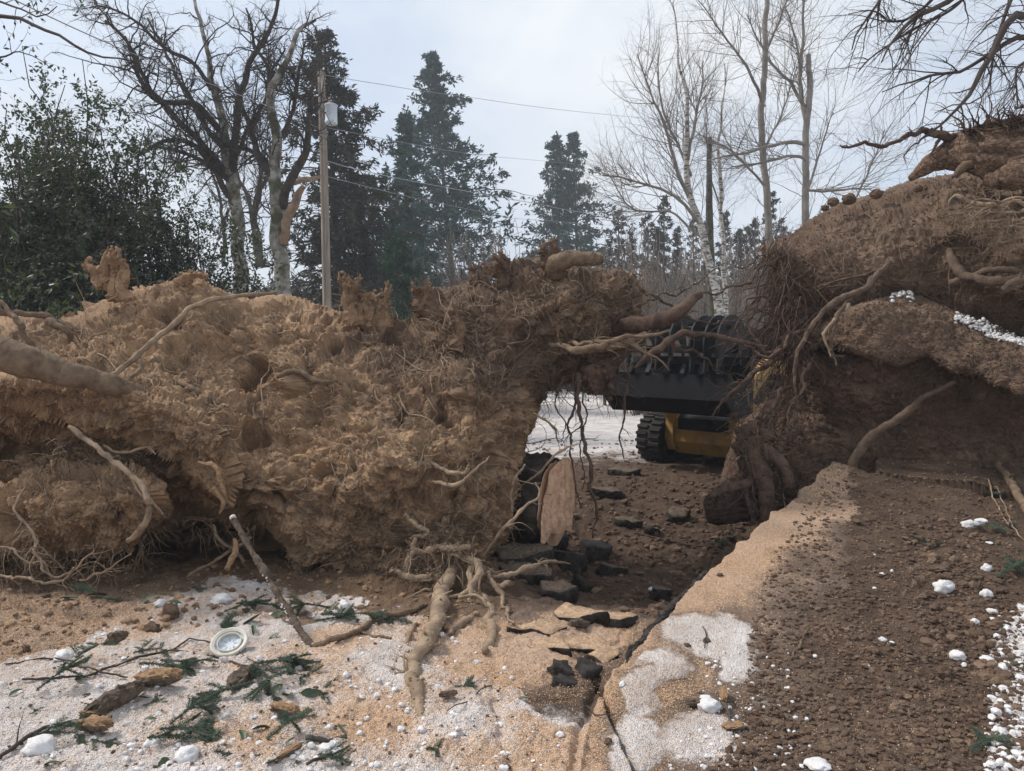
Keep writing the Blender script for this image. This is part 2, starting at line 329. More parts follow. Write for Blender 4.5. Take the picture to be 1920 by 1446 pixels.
gx, gy = proj(V); gx += 26*fbm(V, 2.5, 5, .65); gy += 16*fbm(V, 3, 5, .65, 7.)
sdv = edge_sd(V[:, 0], V[:, 1]); X, Y = V[:, 0], V[:, 1]
# weights: r = snow, g = sawdust, b = pale mud
def blob(px, py, rx, ry): return np.exp(-(((gx-px)/rx)**2+((gy-py)/ry)**2))
left = sdv < 0
snowline = np.interp(gx, [-200, 0, 120, 220, 330, 450, 560, 750, 850, 930, 1000, 1100], [1250, 1245, 1215, 1170, 1105, 1085, 1110, 1150, 1165, 1210, 1330, 1370])
snow = left*sstep(-14, 14, gy-snowline)*(1.05+.4*fbm(V, 2.2, 4, .6, 21.))
saw = left*sstep(-14, 14, gy-snowline)*(.46+.34*fbm(V, 1.6, 4, .6, 11.))
saw += left*(sstep(1085, 1130, gy)*.50*(gx < 330))*(1-sstep(-14, 14, gy-snowline))
for b in [(1000, 1220, 130, 40, 1.1), (880, 1200, 120, 50, .7), (1100, 1180, 120, 35, 1.3), (700, 1360, 80, 40, .9), (980, 1255, 90, 30, .9), (640, 1230, 90, 40, .3), (840, 1400, 100, 40, .35), (470, 1400, 80, 40, .5), (1050, 1400, 70, 50, .5), (190, 1160, 220, 60, .15)]:
    saw = saw+left*b[4]*blob(*b[:4])*.8
for b in [(960, 1200, 70, 28), (1060, 1240, 120, 50), (1100, 1180, 130, 50), (560, 1160, 60, 20)]: snow = snow-left*blob(*b)*1.0
for b in [(1040, 1380, 60, 45), (1120, 1390, 50, 80), (620, 1250, 130, 60), (760, 1300, 150, 40), (90, 1330, 200, 60), (1000, 1320, 90, 40)]: snow = snow+left*blob(*b)*.5
snow = np.where(left & (gy < 1240) & (Y < 9), snow-sstep(950, 1010, gx)*.9, snow)
# bank
bank = sdv > -.02
sawb = bank*(1-sstep(-.05, 1.15, sdv+.22*fbm(V, 3, 4, .6)))*.98*(gx < 1600+20*fbm(V, 4, 2))
sawb *= np.where(gy > 940, 1, .55)
sawb = np.maximum(sawb, bank*np.maximum.reduce([blob(1300, 1400, 140, 60)*.8, blob(1210, 1330, 60, 60)*.8, blob(1420, 1180, 60, 70)*.35, blob(1600, 1400, 200, 60)*.3]))
snb = bank*np.maximum.reduce([1.5*blob(1330, 1190, 85, 42), 1.5*blob(1200, 1300, 36, 60), 1.2*blob(1375, 1240, 50, 45), 1.5*blob(1185, 1400, 60, 60), 1.0*blob(1310, 1390, 110, 70), 1.1*blob(1240, 1250, 40, 40), .55*blob(1440, 1300, 70, 120), .35*blob(1660, 1400, 110, 40), .40*blob(1500, 1060, 60, 30), .35*blob(1640, 1010, 60, 20), .4*blob(1800, 1060, 60, 20)])
snb = np.maximum(snb, bank*sstep(-26, 22, gx-np.interp(gy, [1050, 1120, 1170, 1300, 1446, 1600], [2000, 1925, 1868, 1880, 1865, 1860]))*1.5)
sawb = sawb*(1-.95*np.clip(snb, 0, 1))
# field
fld = sstep(9.2, 14.5, Y+1.2*fbm(V, .8, 3)); fsn = fld*(.80+.45*sstep(13, 17, Y))*(Y > 9)
fsn = fsn*(1-.5*sstep(2.6, 5, X)*(Y < 20))
snow = np.where(Y > 9, fsn*.95, snow); snow = np.maximum(snow, 0)+snb; saw = np.maximum(np.where(Y > 9, 0, saw), 0)+sawb
snow += .0; tanw = left*(Y < 6.2)*(1-sstep(900, 1000, gx))
snow = np.where(Y < .8, .7, snow)
colw = np.stack([np.clip(snow, 0, 1.5), np.clip(saw, 0, 1.2), np.clip(tanw+0., 0, 1)], -1)
def ground_mat():
    m = bpy.data.materials.new('ground_cover'); m.use_nodes = True; t = m.node_tree; b = t.nodes['Principled BSDF']; n = t.nodes.new; l = t.links.new
    b.inputs['Roughness'].default_value = .93; b.inputs['Specular IOR Level'].default_value = .25
    tcn = n('ShaderNodeTexCoord'); co = tcn.outputs['Object']; at = n('ShaderNodeAttribute'); at.attribute_name = 'cover'; sp = n('ShaderNodeSeparateColor'); l(at.outputs['Color'], sp.inputs[0])
    def noise(s, d=6, r=.6):
        z = n('ShaderNodeTexNoise'); z.inputs['Scale'].default_value = s; z.inputs['Detail'].default_value = d; z.inputs['Roughness'].default_value = r; l(co, z.inputs[0]); return z.outputs[0]
    def ramp(f, p0, c0, p1, c1):
        r = n('ShaderNodeValToRGB'); r.color_ramp.elements[0].position = p0; r.color_ramp.elements[1].position = p1
        r.color_ramp.elements[0].color = (*c0, 1) if len(c0) == 3 else c0; r.color_ramp.elements[1].color = (*c1, 1); l(f, r.inputs[0]); return r.outputs[0]
    def mix(f, a, c):
        x = n('ShaderNodeMixRGB'); l(f, x.inputs[0]); l(a, x.inputs[1]); l(c, x.inputs[2]); return x.outputs[0]
    def math_(op, a, c, clamp=False):
        x = n('ShaderNodeMath'); x.operation = op; x.use_clamp = clamp
        for i, v in enumerate((a, c)):
            if isinstance(v, (int, float)): x.inputs[i].default_value = v
            else: l(v, x.inputs[i])
        return x.outputs[0]
    n1 = noise(6, 10, .65); n2 = noise(60, 5, .6); n3 = noise(2.2, 8, .6)
    vo = n('ShaderNodeTexVoronoi'); vo.inputs['Scale'].default_value = 150; l(co, vo.inputs[0])
    vs = n('ShaderNodeSeparateColor'); l(vo.outputs['Color'], vs.inputs[0])
    soil = ramp(n1, .33, (.060, .037, .027), .68, (.155, .102, .068)); tan = ramp(n1, .33, (.11, .068, .042), .68, (.24, .155, .095))
    soil = mix(sp.outputs[2], soil, tan)
    sawc = ramp(vs.outputs[0], .0, (.31, .165, .075), 1., (.76, .49, .275))
    snowc = ramp(n3, .35, (.56, .49, .45), .6, (.76, .72, .70))
    fine = math_('ADD', math_('MULTIPLY', vs.outputs[1], .55), math_('MULTIPLY', n1, .75))      # 0.2 .. 1.1
    fs = math_('MULTIPLY', math_('SUBTRACT', math_('ADD', math_('MULTIPLY', sp.outputs[0], 1.15), .02), math_('ADD', math_('MULTIPLY', n1, .9), math_('MULTIPLY', n2, .25))), 3.6, False)
    fs = math_('MINIMUM', math_('MAXIMUM', fs, 0), 1)
    fw = math_('MULTIPLY', math_('SUBTRACT', math_('MULTIPLY', sp.outputs[1], 1.25), fine), 5.)
    fw = math_('MINIMUM', math_('MAXIMUM', fw, 0), 1)
    # sawdust lies thinly over snow, thickly over soil
    c = mix(fs, soil, snowc); c = mix(fw, c, sawc); spk = ramp(vs.outputs[2], .86, (0, 0, 0), .90, (1, 1, 1)); dk = n('ShaderNodeRGB'); dk.outputs[0].default_value = (.13, .085, .055, 1); c = mix(math_('MULTIPLY', math_('MULTIPLY', spk, .75), math_('SUBTRACT', 1.0, math_('MULTIPLY', fs, .85))), c, dk.outputs[0])
    # dusting stain of the snow
    dust = math_('MULTIPLY', math_('MULTIPLY', sp.outputs[1], n3), .9); dn = n('ShaderNodeRGB'); dn.outputs[0].default_value = (.62, .47, .38, 1); c = mix(math_('MINIMUM', dust, .6), c, dn.outputs[0])
    l(c, b.inputs['Base Color'])
    bp = n('ShaderNodeBump'); bp.inputs['Strength'].default_value = 1.; bp.inputs['Distance'].default_value = .02
    l(math_('ADD', math_('MULTIPLY', vo.outputs['Distance'], .5), math_('ADD', n2, math_('MULTIPLY', n1, 1.5))), bp.inputs['Height']); l(bp.outputs[0], b.inputs['Normal'])
    return m
M['ground'] = ground_mat()
LIFT = .011*sstep(.45, 1.0, colw[:, 0]-.5*colw[:, 1]+.45*fbm(V, 9, 4, .65))*(Y < 6.5)*(Y > .5); V[:, 2] += LIFT; LIFT = LIFT.reshape(ny, nx_)
def snow_lift(x, y, yy=yy, u=u, ny=ny, nx_=nx_, LIFT=LIFT):
    i = np.clip(np.searchsorted(yy, y), 0, ny-1); j = np.clip(np.searchsorted(u, x/np.maximum(y, 1.6)), 0, nx_-1); return LIFT[i, j]
idx = np.arange(ny*nx_).reshape(ny, nx_); Fq = np.stack([idx[:-1, :-1], idx[:-1, 1:], idx[1:, 1:], idx[1:, :-1]], -1).reshape(-1, 4)
g = mesh_np('ground', V, [Fq], M['ground'], attrs={'cover': colw}); g['kind'] = 'structure'

# ---------------------------------------------------------------- earth masses
def in_poly(x, y, poly):
    ins = np.zeros(x.shape, bool); p = np.asarray(poly, float)
    for (x0, y0), (x1, y1) in zip(p, np.roll(p, -1, axis=0)):
        if y0 == y1: continue
        c = ((y0 > y) != (y1 > y)) & (x < (x1-x0)*(y-y0)/(y1-y0)+x0); ins ^= c
    return ins
def poly_d(x, y, poly):
    p = np.asarray(poly, float); best = np.full(x.shape, 1e9)
    for a, b in zip(p, np.roll(p, -1, axis=0)):
        e = b-a; t = np.clip(((x-a[0])*e[0]+(y-a[1])*e[1])/max(e@e, 1e-9), 0, 1); best = np.minimum(best, np.hypot(x-a[0]-t*e[0], y-a[1]-t*e[1]))
    return best
def rbf(ctrl):
    c = np.asarray(ctrl, float); p = c[:, :2]/200.; v = c[:, 2]; n = len(c)
    def phi(r): return np.where(r > 1e-6, r*r*np.log(np.maximum(r, 1e-6)), 0)
    K = phi(np.hypot(p[:, None, 0]-p[None, :, 0], p[:, None, 1]-p[None, :, 1]))+np.eye(n)*.02
    A = np.zeros((n+3, n+3)); A[:n, :n] = K; A[:n, n] = 1; A[:n, n+1:] = p; A[n, :n] = 1; A[n+1:, :n] = p.T
    w = np.linalg.solve(A, np.concatenate([v, [0, 0, 0]]))
    def f(x, y):
        x = x/200.; y = y/200.; r = w[n]+w[n+1]*x+w[n+2]*y
        for i in range(n): r = r+w[i]*phi(np.hypot(x-p[i, 0], y-p[i, 1]))
        return r
    return f
class Mass:
    def __init__(s, outline, ctrl, step=3., R=55, Rd=.55, T=.6, disp=None, tint=None, bumps=(), lat=.010):
        o = np.asarray(outline, float); x0, y0 = o.min(0)-step; x1, y1 = o.max(0)+step
        xs = np.arange(x0, x1, step); ys = np.arange(y0, y1, step); GX, GY = np.meshgrid(xs, ys); s.x0, s.y0, s.step = x0, y0, step
        ins = in_poly(GX, GY, o); d = poly_d(GX, GY, o)*np.where(ins, 1, -1)
        base = rbf(ctrl)(GX, GY); e = np.clip(1-np.maximum(d, 0)/R, 0, 1); q = np.sqrt(np.maximum(1-e*e, 0))
        for (bx, by, rx, ry, am) in bumps: base = base-am*np.exp(-(((GX-bx)/rx)**2+((GY-by)/ry)**2))
        fr = base+Rd*(1-q); bk = base+Rd+T*q
        A = P(GX, GY, fr); B = P(GX, GY, bk)
        def nrm(Q, sg):
            du = np.gradient(Q, axis=1); dv_ = np.gradient(Q, axis=0); n = np.cross(dv_, du); n /= np.maximum(np.linalg.norm(n, axis=2, keepdims=True), 1e-9); return n*sg
        nA = nrm(A, 1.); nA = np.where((nA[..., 1:2] > 0), -nA, nA); nB = -nrm(B, 1.); nB = np.where(nB[..., 1:2] < 0, -nB, nB)
        disp = disp or crumb
        dA = disp(A.reshape(-1, 3)).reshape(d.shape); dB = disp(B.reshape(-1, 3)).reshape(d.shape)
        w = sstep(-2, 14, d)*.85+.15
        A = A+nA*(dA*w)[..., None]; B = B+nB*(dB*w)[..., None]
        # sideways crumble so ledges overhang
        q3 = A.reshape(-1, 3); sw = np.stack([fbm(q3, 9, 3, .6, 40.), fbm(q3, 9, 3, .6, 50.), fbm(q3, 9, 3, .6, 60.)], -1).reshape(A.shape)*lat; A = A+sw
        q3 = A.reshape(-1, 3); A = A+(np.stack([fbm(q3, 38, 2, .6, 40.), fbm(q3, 38, 2, .6, 50.), fbm(q3, 38, 2, .6, 60.)], -1)*.22*lat).reshape(A.shape)
        s.A = A; s.nA = nrm(A, 1.); s.nA = np.where(s.nA[..., 1:2] > 0.3, -s.nA, s.nA); s.ins = ins; s.d = d
        cell = ins[:-1, :-1] & ins[1:, :-1] & ins[:-1, 1:] & ins[1:, 1:]; ny, nx = d.shape; ix = np.arange(ny*nx).reshape(ny, nx)
        a, b, c, dd = ix[:-1, :-1], ix[:-1, 1:], ix[1:, 1:], ix[1:, :-1]
        Ff = np.stack([a, dd, c, b], -1)[cell]; Fb = np.stack([a, b, c, dd], -1)[cell]+ny*nx
        pad = np.zeros((cell.shape[0]+2, cell.shape[1]+2), bool); pad[1:-1, 1:-1] = cell; st = []
        for (ddy, ddx, e0, e1) in ((-1, 0, a, b), (1, 0, c, dd), (0, -1, dd, a), (0, 1, b, c)):
            nb = pad[1+ddy:1+ddy+cell.shape[0], 1+ddx:1+ddx+cell.shape[1]]; mm = cell & ~nb
            p0, p1 = e0[mm], e1[mm]; st.append(np.stack([p0, p1, p1+ny*nx, p0+ny*nx], -1))
        Fa = np.vstack([Ff, Fb]+st); V = np.vstack([A.reshape(-1, 3), B.reshape(-1, 3)])
        used = np.zeros(len(V), bool); used[Fa.ravel()] = True; remap = np.cumsum(used)-1
        tn = tint(GX, GY) if tint else np.zeros_like(GX)
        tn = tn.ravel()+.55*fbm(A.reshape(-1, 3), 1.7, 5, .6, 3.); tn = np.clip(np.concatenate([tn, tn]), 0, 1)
        s.tn = tn; s.V = V[used]; s.F = remap[Fa]; s.t = tn[used]
    def at(s, px, py):
        i = np.clip(((np.asarray(py)-s.y0)/s.step).round().astype(int), 0, s.A.shape[0]-1); j = np.clip(((np.asarray(px)-s.x0)/s.step).round().astype(int), 0, s.A.shape[1]-1)
        return s.A[i, j], s.nA[i, j], s.ins[i, j]
    def sample(s, n, region=None, minD=4):
        o = []; x1 = s.x0+s.A.shape[1]*s.step; y1 = s.y0+s.A.shape[0]*s.step
        X = s.x0+rng.random(n*6)*(x1-s.x0); Y = s.y0+rng.random(n*6)*(y1-s.y0)
        i = ((Y-s.y0)/s.step).astype(int); j = ((X-s.x0)/s.step).astype(int); i = i.clip(0, s.d.shape[0]-1); j = j.clip(0, s.d.shape[1]-1)
        ok = s.d[i, j] > minD
        if region is not None: ok &= in_poly(X, Y, region)
        return X[ok][:n], Y[ok][:n]
    def crawl(s, n, ln=60, r=.004, L=14, region=None, lift=.03, ang=None, spread=1.2, curl=.35, base=.004):
        """rootlets following the surface: returns paths, radii"""
        X, Y = s.sample(n, region); n = len(X); a = (rng.random(n)*2*math.pi) if ang is None else math.radians(ang)+spread*rng.normal(size=n)
        lens = ln*(.4+1.1*rng.random(n)); pts = []; h = lift*rng.random(n)**2*2
        da = curl*.6*rng.normal(size=n)
        for k in range(L):
            p, nn, ok = s.at(X, Y); t = k/(L-1); pts.append(p+nn*(base+h*math.sin(math.pi*t)**1+.25*h*t)[:, None] if np.ndim(base) else p+nn*(base+h*math.sin(math.pi*min(t*1.2, 1)))[:, None])
            da = .6*da+curl*rng.normal(size=n); a = a+da*.5; X = X+np.cos(a)*lens/L; Y = Y+np.sin(a)*lens/L
        Q = np.stack(pts, 1)
        # smooth out jumps in depth
        for _ in range(2): Q[:, 1:-1] = .25*Q[:, :-2]+.5*Q[:, 1:-1]+.25*Q[:, 2:]
        seg = np.linalg.norm(np.diff(Q, axis=1), axis=2); ok = seg.max(1) < seg.mean(1)*4+.02
        Q = Q[ok]; n = len(Q); R = (r*(.5+rng.random(n)**2*1.5))[:, None]*np.linspace(1, .3, L)[None]; return Q, R
    def clods(s, n, rmin, rmax, region=None):
        X, Y = s.sample(n, region); p, nn, ok = s.at(X, Y); r = rmin+(rmax-rmin)*rng.random(len(X))**3; return p+nn*(r*.3)[:, None], r
def crumb(q):
    d = .13*fbm(q, 1.3, 3)+.060*fbm(q, 3.6, 3, .55, 9.)
    c1 = worley(q*np.array([1, 1, 1.35])+.05*np.stack([pn(q*5), pn(q*5+7), pn(q*5+3)], -1), 6.5); c2 = worley(q, 17.)
    d += .034*(.55-c1)*np.clip(.6+pn(q*1.3+4), 0, 1.3)+.020*(.5-c2)
    d += .011*fbm(q, 24, 3, .65, 2.)
    rg = fbm(q*np.array([1, 1, 1.6]), 4.5, 4, .6, 21., ridge=True); d -= .055*np.clip(rg-.75, 0, 1)
    d += .030*np.clip(fbm(q*np.array([1, 1, 1.8]), 8, 3, .6, 44.), -.2, .4)
    holes = np.clip(fbm(q, 2.4, 3, .5, 70.)-.40, 0, 1); return d-.6*holes
def smoothsoil(q):
    d = .12*fbm(q, 1.1, 3)+.05*fbm(q, 3.2, 3, .5, 9.)+.03*fbm(q, 4, 3, .6, 33., ridge=True)
    d += .018*(.5-worley(q, 14.))*np.clip(.5+pn(q*1.7+4)*1.5, 0, 1.5)+.010*fbm(q, 26, 3, .6, 2.); return d
def earth(q):
    z = q*np.array([1, 1, 1.5]); d = .09*fbm(q, 1.3, 3)+.045*fbm(q, 3.2, 4, .55, 9.)-.040*np.clip(fbm(z, 2.6, 4, .6, 21., ridge=True)-.85, 0, 1)
    d = d+.022*(.5-worley(z, 8.))*np.clip(.6+pn(q*1.5)*1.5, 0, 1.5)+.014*(.5-worley(q, 19.))+.012*fbm(q, 24, 3, .65); return d
def layered(q):
    z = q*np.array([1, 1, 2.2]); d = .09*fbm(q, 1.4, 3)+.055*fbm(z, 3.2, 4, .6, 9.)+.045*fbm(z, 5.5, 3, .55, 80., ridge=True)-.04
    rg = fbm(z, 4.5, 4, .6, 21., ridge=True); d = d-.06*np.clip(rg-.7, 0, 1)
    return d+.03*(.5-worley(z, 9.))+.02*(.5-worley(q, 19.))+.018*fbm(q, 25, 3, .65)
# ---------------------------------------------------------------- uprooted root plates
def root_path(pts, n=28, wob=.03, sc=3., sides=8, gn=.07):
    """pts: (px, py, Y, radius m)"""
    p = np.asarray(pts, float); W3 = P(p[:, 0], p[:, 1], p[:, 2]); q = resample(np.concatenate([W3, p[:, 3:4]], 1), n)
    Q = wig(q[None, :, :3], wob, sc, rng.random()*50); return Q, np.maximum(q[None, :, 3], .0015)
def root_geo(pts, n=36, wob=.02, sc=4., sides=9, subs=0, sub_len=.3, lump=.0, kink=.25, bend=1.):
    n = int(n*1.6); big = max(p[3] for p in pts); sides = sides+4 if big > .012 else sides
    Q, R = root_path(pts, n, wob, sc); Q = wig(Q, bend*big*(.5 if big < .04 else .25), .35/big**.8 if big > .01 else 12, 3.); R = R*(1+.22*fbm(Q[0], .25/big, 3, .6))[None]
    V, fs = tubes(Q, R, sides); c = np.repeat(Q[0], sides, 0); rr_ = np.repeat(R[0], sides)
    f = 1+(.30 if big < .03 else .24 if big < .06 else .14)*fbm(V, .22/big, 4, .65, 5.)+(.10 if big < .03 else .03)*rng.normal(size=len(V)); g = Geo(); g.add(c+(V-c)*f[:, None], fs)
    if subs:
        q1, r1 = grow(Q, R, subs, .15, .98, 50, sub_len, .4, .45, 9, kink, (0, 0, -.03), rad0=.02); g.tube(q1, r1, 5)
        q2, r2 = grow(q1, r1, 2, .2, .95, 50, sub_len*.5, .4, .55, 7, kink, (0, 0, -.02)); g.tube(q2, r2, 4)
    if lump:
        k = int(n*4); i = rng.integers(1, n-1, k); c = Q[0, i]+rng.normal(size=(k, 3))*R[0, i][:, None]*.7; g.add(*blobs(c, lump*(.4+rng.random(k)), ICO1))
    return g
# --- left: big sandy root plate with an arch of soil
LM = empty('uprooted_stump', (-1.2, 6.2, 0), 'huge sandy brown root plate tipped on edge across the left and middle', 'root plate')
out_main = [(-70, 600), (30, 588), (90, 600), (150, 592), (200, 562), (250, 542), (290, 534), (330, 527), (380, 522), (420, 545), (480, 558), (540, 550), (600, 568), (655, 590), (690, 575), (720, 585), (745, 605), (775, 600), (780, 562), (800, 540), (850, 537), (900, 527), (930, 530), (935, 500), (985, 484), (1030, 480), (1060, 492), (1100, 500), (1150, 505), (1192, 512), (1207, 555), (1196, 620), (1180, 665), (1150, 690), (1135, 735), (1112, 738), (1090, 710), (1050, 728), (1025, 735), (1010, 770), (996, 820), (985, 870), (972, 920), (958, 980), (938, 1030), (915, 1070), (860, 1095), (820, 1092), (760, 1098), (700, 1130), (650, 1125), (610, 1095), (560, 1100), (540, 1075), (535, 1040), (500, 1005), (440, 995), (400, 975), (350, 985), (300, 1000), (250, 1010), (200, 1020), (80, 1000), (-70, 960)]
c_main = [(-60, 600, 6.5), (100, 610, 6.9), (250, 560, 7.2), (390, 540, 7.3), (600, 580, 7.2), (760, 620, 7.1), (850, 550, 7.2), (1000, 500, 7.3), (1150, 520, 7.3), (1190, 600, 7.4),
          (0, 700, 5.95), (150, 720, 6.1), (300, 660, 6.6), (480, 650, 6.75), (480, 760, 6.45), (620, 700, 6.4), (800, 660, 6.7), (950, 640, 6.75), (1060, 600, 7.0), (1120, 680, 7.3), (1050, 690, 7.2),
          (0, 820, 6.3), (130, 860, 6.4), (280, 800, 5.75), (400, 900, 5.6), (300, 930, 6.0), (560, 850, 6.0), (700, 800, 5.95), (850, 760, 6.1), (960, 760, 6.25), (985, 850, 6.6), (900, 880, 5.9), (960, 960, 6.35),
          (100, 960, 6.3), (450, 970, 5.8), (600, 1000, 5.75), (620, 1080, 5.8), (750, 1000, 5.7), (850, 1060, 5.7), (920, 1040, 6.0), (760, 1090, 5.95), (360, 970, 6.1)]
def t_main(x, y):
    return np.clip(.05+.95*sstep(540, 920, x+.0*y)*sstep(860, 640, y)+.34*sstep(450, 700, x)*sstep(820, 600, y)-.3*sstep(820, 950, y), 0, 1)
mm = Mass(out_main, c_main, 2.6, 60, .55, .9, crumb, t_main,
          bumps=[(470, 680, 45, 50, -.12), (120, 590, 60, 25, .12), (640, 720, 90, 40, .10), (900, 590, 90, 50, .12), (1040, 560, 70, 60, .15), (720, 980, 60, 50, -.15), (500, 890, 40, 40, .1), (60, 830, 90, 40, -.22), (230, 835, 80, 25, -.3), (420, 760, 60, 30, .1), (760, 860, 60, 40, .12), (870, 720, 50, 30, .15), (1010, 545, 40, 30, -.1), (560, 690, 60, 30, .12), (330, 590, 50, 30, .08), (800, 940, 50, 40, -.2), (660, 880, 50, 30, .08)])
gm = Geo(); gm.add(mm.V, [mm.F])
tt = [mm.t]
def add_clods(gm, tt, ms, sets, tv):
    for (n, a, b, reg) in sets:
        c, r = ms.clods(n, a, b, reg); V, F_ = blobs(c, r, ICO1, .45); gm.add(V, F_); x, y = proj(V); tt.append(np.clip(tv(x, y)+.25*rng.normal(size=len(V)//12).repeat(12), 0, 1))
add_clods(gm, tt, mm, [(5000, .003, .017, None), (300, .012, .030, None)], t_main)
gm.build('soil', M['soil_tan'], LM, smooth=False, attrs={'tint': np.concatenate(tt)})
# protruding clods and mud-caked root stubs along the crest
def crest(px, py, Y, w, h, lean=0, n=5, tv=.3):
    g = Geo(); t = []
    for k in range(n):
        x0 = px+(rng.random()-.5)*w; p = [(x0, py+20, Y, .06), (x0+lean*.4+rng.normal()*8, py-h*.4, Y, .036), (x0+lean+rng.normal()*w*.4, py-h*(.6+.5*rng.random()), Y+.1*rng.normal(), .010)]
        Q, R = root_path(p, 14, .05, 5); V, fs = tubes(Q, R*(.75+.4*rng.random(R.shape)), 10); c_ = np.repeat(Q[0], 10, 0); g.add(c_+(V-c_)*(1+.55*fbm(V, 9, 3, .65)+.1*rng.normal(size=len(V)))[:, None], fs)
        q_, r_ = grow(Q, R, 26, .1, .98, 65, .15, .5, .12, 7, .4, (0, 0, -.02), rad0=.009); g.tube(q_, r_, 4)
        i = rng.integers(0, 13, 26); g.add(*blobs(Q[0, i]+rng.normal(size=(26, 3))*.02, .006+.016*rng.random(26), ICO1, .45))
    V = np.vstack(g.V); return g, np.full(len(V), tv)
for a in [(225, 540, 7.1, 30, 70, -5, 6, .15), (200, 510, 7.1, 20, 20, -30, 2, .15), (340, 535, 7.25, 50, 28, 25, 3, .1), (665, 590, 7.1, 40, 85, -10, 5, .5), (715, 600, 7.1, 46, 70, -12, 6, .5), (790, 570, 7.2, 24, 42, 0, 5, .7), (948, 520, 7.3, 22, 52, -4, 5, .9), (1030, 490, 7.3, 12, 40, 2, 3, .9), (905, 530, 7.2, 20, 30, 0, 3, .9), (855, 640, 6.7, 6, 66, -4, 2, .8)]:
    gc, tc_ = crest(*a); gc.build('root_stub', M['soil_tan'], LM, smooth=False, attrs={'tint': tc_})
# deep core behind the overhang, down to the ground
mc = Mass([(-90, 940), (200, 900), (600, 900), (900, 960), (935, 1000), (925, 1075), (800, 1130), (600, 1130), (400, 1120), (200, 1120), (-90, 1125)],
          [(0, 960, 7.0), (0, 1100, 6.3), (300, 960, 7.0), (300, 1110, 6.5), (600, 960, 6.6), (600, 1110, 6.15), (900, 980, 6.7), (900, 1090, 6.3)], 4, 30, .3, .6, crumb, lambda x, y: np.full(x.shape, .9))  # added so no light comes through; dark tint stands for the cavity's shade
mesh = part('shaded_soil_core', mc.V, [mc.F], M['soil_tan'], LM, attrs={'tint': mc.t})
# the yellow-tan lobe at lower left
ml = Mass([(-80, 905), (20, 915), (60, 880), (120, 862), (200, 866), (260, 880), (300, 905), (318, 950), (300, 985), (262, 1005), (238, 1035), (200, 1050), (150, 1040), (100, 1035), (40, 1030), (-80, 1040)],
          [(0, 960, 5.45), (150, 950, 5.2), (260, 930, 5.35), (300, 960, 5.6), (160, 870, 5.6), (150, 1040, 5.5), (-60, 960, 5.6)], 2.6, 36, .26, .5, crumb, lambda x, y: np.full(x.shape, -.1))
gl = Geo().add(ml.V, [ml.F]); tl = [ml.t]; add_clods(gl, tl, ml, [(1600, .004, .018, None)], lambda x, y: x*0); gl.build('soil_lobe', M['soil_tan'], LM, smooth=False, attrs={'tint': np.concatenate(tl)})
# bulging soil ridges (main root crusted with soil, diagonal)
mr = Mass([(-80, 700), (60, 700), (200, 715), (330, 750), (400, 790), (440, 850), (450, 910), (425, 950), (390, 930), (330, 880), (240, 840), (120, 800), (20, 770), (-80, 760)],
          [(-60, 730, 5.5), (100, 750, 5.55), (250, 780, 5.5), (370, 830, 5.45), (430, 920, 5.5), (240, 830, 5.7), (420, 830, 5.6)], 2.6, 34, .22, .5, crumb, lambda x, y: np.full(x.shape, .02))
gr = Geo().add(mr.V, [mr.F]); tr_ = [mr.t]; add_clods(gr, tr_, mr, [(1600, .004, .018, None)], lambda x, y: x*0+.05); gr.build('soil_ridge', M['soil_tan'], LM, smooth=False, attrs={'tint': np.concatenate(tr_)})
# smooth pale clay scars
for (poly, Y, dd) in [([(440, 640), (500, 620), (560, 660), (560, 700), (470, 720), (425, 700)], 6.50, 0), ([(235, 590), (300, 580), (340, 600), (300, 625), (245, 612)], 6.62, 0)]:
    pass
# thick roots
def rootp(name, m, L, **k): return root_geo(L, **k).build(name, M[m], LM)
rootp('thick_root', 'root', [(-60, 640, 5.15, .10), (20, 668, 5.2, .105), (110, 694, 5.3, .095), (190, 714, 5.42, .085), (260, 745, 5.62, .07), (320, 790, 5.8, .05)], n=60, wob=.015, sides=18)
rootp('pipe_root', 'root_thin', [(515, 549, 6.62, .016), (440, 556, 6.35, .018), (366, 572, 6.15, .020), (330, 605, 6.05, .020), (270, 655, 5.9, .021), (208, 707, 5.75, .021)], n=40, wob=.006, sides=10)
rootp('bent_root', 'root_thin', [(130, 800, 5.35, .017), (170, 832, 5.3, .017), (230, 880, 5.05, .020), (265, 910, 4.95, .021), (280, 950, 4.9, .021), (270, 985, 4.92, .020), (240, 1015, 5.0, .018)], n=40, wob=.008, sides=10)
rootp('root', 'root_thin', [(250, 870, 5.0, .011), (248, 895, 5.0, .011), (262, 925, 4.95, .010), (285, 940, 4.95, .010), (305, 965, 4.98, .007)], n=24, wob=.01)
rootp('root', 'root_thin', [(262, 670, 6.0, .014), (262, 690, 5.95, .015), (240, 715, 5.9, .016)], n=20, wob=.02, subs=3, sub_len=.12)
rootp('root', 'root', [(85, 590, 6.3, .03), (100, 605, 6.2, .035), (125, 615, 6.2, .03), (130, 640, 6.3, .02)], n=20, wob=.03, subs=2)
rootp('root', 'root', [(-20, 560, 6.1, .018), (10, 575, 6.1, .020), (40, 610, 6.0, .022), (60, 655, 6.0, .02)], n=24, wob=.03)
rootp('root', 'root', [(-30, 585, 6.0, .03), (40, 590, 6.2, .028), (110, 600, 6.3, .022), (150, 625, 6.5, .012)], n=24, wob=.03)
rootp('root', 'root', [(270, 712, 6.35, .02), (330, 718, 6.3, .03), (380, 738, 6.25, .03), (420, 770, 6.2, .02)], n=24, wob=.02)
rootp('root', 'root', [(520, 705, 6.3, .018), (560, 700, 6.25, .025), (600, 716, 6.2, .02), (640, 720, 6.3, .01)], n=24, wob=.02)
rootp('root', 'root', [(394, 735, 6.15, .012), (392, 765, 6.1, .012)], n=10, wob=.01)
